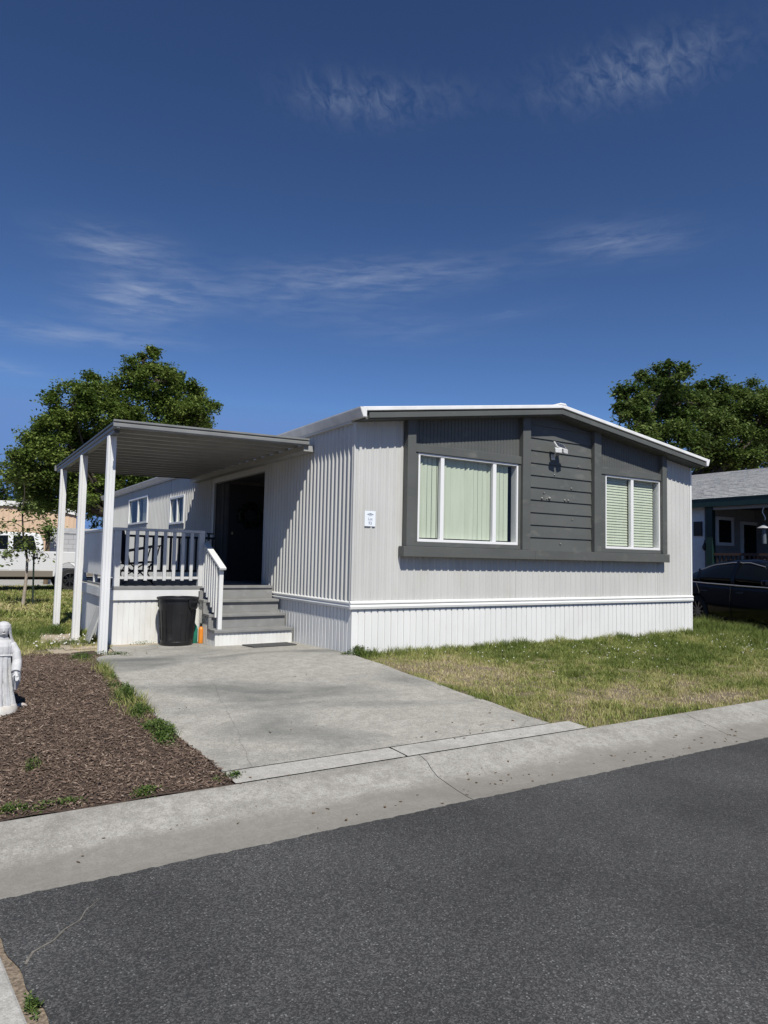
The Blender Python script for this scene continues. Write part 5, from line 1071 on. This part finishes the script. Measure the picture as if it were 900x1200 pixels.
ss = body.modifiers.new('subsurf', 'SUBSURF'); ss.levels = 2; ss.render_levels = 2
bo = []
for x in (0, 2.875):
    c = MB().lathe([(.0, -1.2), (.365, -1.2), (.365, 1.2), (.0, 1.2)], n=40); c.v = [(x+a, z, .335+b) for a, b, z in c.v]
    bo.append(c)
# wheel wells: cut from the body with one cutter per axle, applied to the mesh
dg = bpy.context.evaluated_depsgraph_get
for c in bo:
    o = c.build('cutter', M_TRIM, None); o.location = car.location
    bpy.context.view_layer.update()
    bmn = body.modifiers.new('well', 'BOOLEAN'); bmn.object = o; bmn.operation = 'DIFFERENCE'; bmn.solver = 'EXACT'
    bpy.context.view_layer.update()
    me = bpy.data.meshes.new_from_object(body.evaluated_get(dg())); body.modifiers.clear(); body.data = me
    bpy.data.objects.remove(o)
for p in body.data.polygons: p.use_smooth = True
body.data.set_sharp_from_angle(angle=R(40))
def gh_ring(x, hwb, hwt, zb, zt):
    h = [(hwb, zb), (hwb*.985, zb+(zt-zb)*.3), ((hwb+hwt)/2, zb+(zt-zb)*.62), (hwt*1.03, zb+(zt-zb)*.88), (hwt*.86, zt-.012), (hwt*.4, zt)]
    return [(x, y, z) for y, z in h] + [(x, -y, z) for y, z in h[::-1]]
gsec = [(-.78, .70, .64, .96, 1.0), (-.5, .78, .64, .95, 1.13), (-.15, .83, .62, .93, 1.27), (.25, .85, .60, .92, 1.38), (.8, .855, .595, .91, 1.435), (1.3, .855, .60, .90, 1.435), (1.75, .85, .62, .895, 1.35), (2.2, .83, .68, .89, 1.15), (2.6, .80, .74, .88, .93)]
gh = MB().loft([gh_ring(*s) for s in gsec]).build('greenhouse', M_CGLASS, car, world=False, smooth=True, angle=60)
ss = gh.modifiers.new('subsurf', 'SUBSURF'); ss.levels = 1; ss.render_levels = 2
# roof skin and pillars a little proud of the glass
def gat(x, f):
    xs_ = [s[0] for s in gsec]; v = [np.interp(x, xs_, [s[k] for s in gsec]) for k in range(1, 5)]
    return v
rs = []
for x in np.linspace(-.15, 1.55, 14):
    hb, ht, zb, zt = gat(x, 0); e = [(ht*1.0, zt-.055), (ht*.86, zt+.004), (ht*.4, zt+.014), (-ht*.4, zt+.014), (-ht*.86, zt+.004), (-ht*1.0, zt-.055), (-ht*.8, zt-.08), (ht*.8, zt-.08)]
    rs.append([(x, y, z) for y, z in e])
MB().loft(rs).build('roof', M_CAR, car, world=False, smooth=True, angle=50)
for s in (-1, 1):
    for xa, xb, wd in ((1.02, .98, .085), (.02, -.22, .035)):
        mb = MB(); P = []
        for t in np.linspace(0, .95, 6):
            x = xa + (xb-xa)*t; hb, ht, zb, zt = gat(x, 0); z = zb + (zt-zb)*t; y = (hb + (ht*1.03-hb)*max(0, (t-.25)/.75)) + .008; P.append((x, s*y, z))
        for a, b in zip(P, P[1:]): mb.hexa([(a[0]-wd/2, a[1]-s*.03, a[2]), (a[0]+wd/2, a[1]-s*.03, a[2]), (b[0]+wd/2, b[1]-s*.03, b[2]), (b[0]-wd/2, b[1]-s*.03, b[2]), (a[0]-wd/2, a[1], a[2]), (a[0]+wd/2, a[1], a[2]), (b[0]+wd/2, b[1], b[2]), (b[0]-wd/2, b[1], b[2])])
        mb.build('pillar', M_CAR, car, world=False)
    # bright window line
    pts = [(x, s*(gat(x, 0)[0]+.012), gat(x, 0)[2]+.012) for x in np.linspace(-.5, 2.2, 20)]
    MB().tube(pts, .012, n=6).build('window_strip', mat('satin strip', (.62, .62, .64), rough=.3, metal=.7), car, world=False, smooth=True)
    pts = [(x, s*(gat(x, 0)[1]*1.035+.006), gat(x, 0)[3]-.062) for x in np.linspace(-.62, 1.7, 24)]
    MB().tube(pts, .009, n=6).build('window_strip', MATS['satin strip'], car, world=False, smooth=True)
    for x in (-.02, 1.02, 2.15):   # door gaps as thin dark seams
        pts = [(x + (.16*math.sin(min(1, (.93-z)/.45)*1.6) if x < .3 else 0), s*(.927 if .4 < z < .75 else .915), z) for z in np.linspace(.92, .26, 14)]
        MB().tube(pts, .006, n=4).build('door_seam', M_TRIM, car, world=False)
    for x in (.14, 1.18): MB().box(x, x+.20, min(s*.905, s*.928), max(s*.905, s*.928), .765, .785).build('handle', mat('dark chrome', (.12, .12, .13), rough=.2, metal=1), car, world=False, bevel=.006)
    MB().box(2.0, 2.12, min(s*.90, s*1.06), max(s*.90, s*1.06), .93, 1.05).build('mirror', M_CAR, car, world=False, bevel=.03)
    MB().box(3.3, 3.52, min(s*.62, s*.82), max(s*.62, s*.82), .60, .69).build('headlight', MATS['lamp lens'], car, world=False, bevel=.03)
    MB().box(-1.05, -.93, min(s*.5, s*.84), max(s*.5, s*.84), .80, .89).build('tail_light', MATS['red lens'], car, world=False, bevel=.02)
    for x in (0, 2.875): wheel(car, (x, s*.80, .335), .335, .23, s, spokes=10, rimm=mat('grey alloy', (.30, .30, .31), rough=.3, metal=.9), rr=.72)
MB().box(-.9, 3.4, -.78, .78, .07, .24).build('underbody', M_TRIM, car, world=False)
CA = R(17)
d = Vector((-math.sin(CA), -math.cos(CA), 0)); side = Vector((d.y, -d.x, 0))       # nose direction; its right side
car.rotation_euler.z = math.atan2(d.y, d.x)
car.location = Vector((14.75, 9.90, g(14.75, 9.9))) - side*.88; car.scale = (1.03, 1.0, 1.08)
# ================================================================== checks of the scene's render settings
SC.cycles.max_bounces = 8; SC.cycles.diffuse_bounces = 1; SC.cycles.transparent_max_bounces = 12
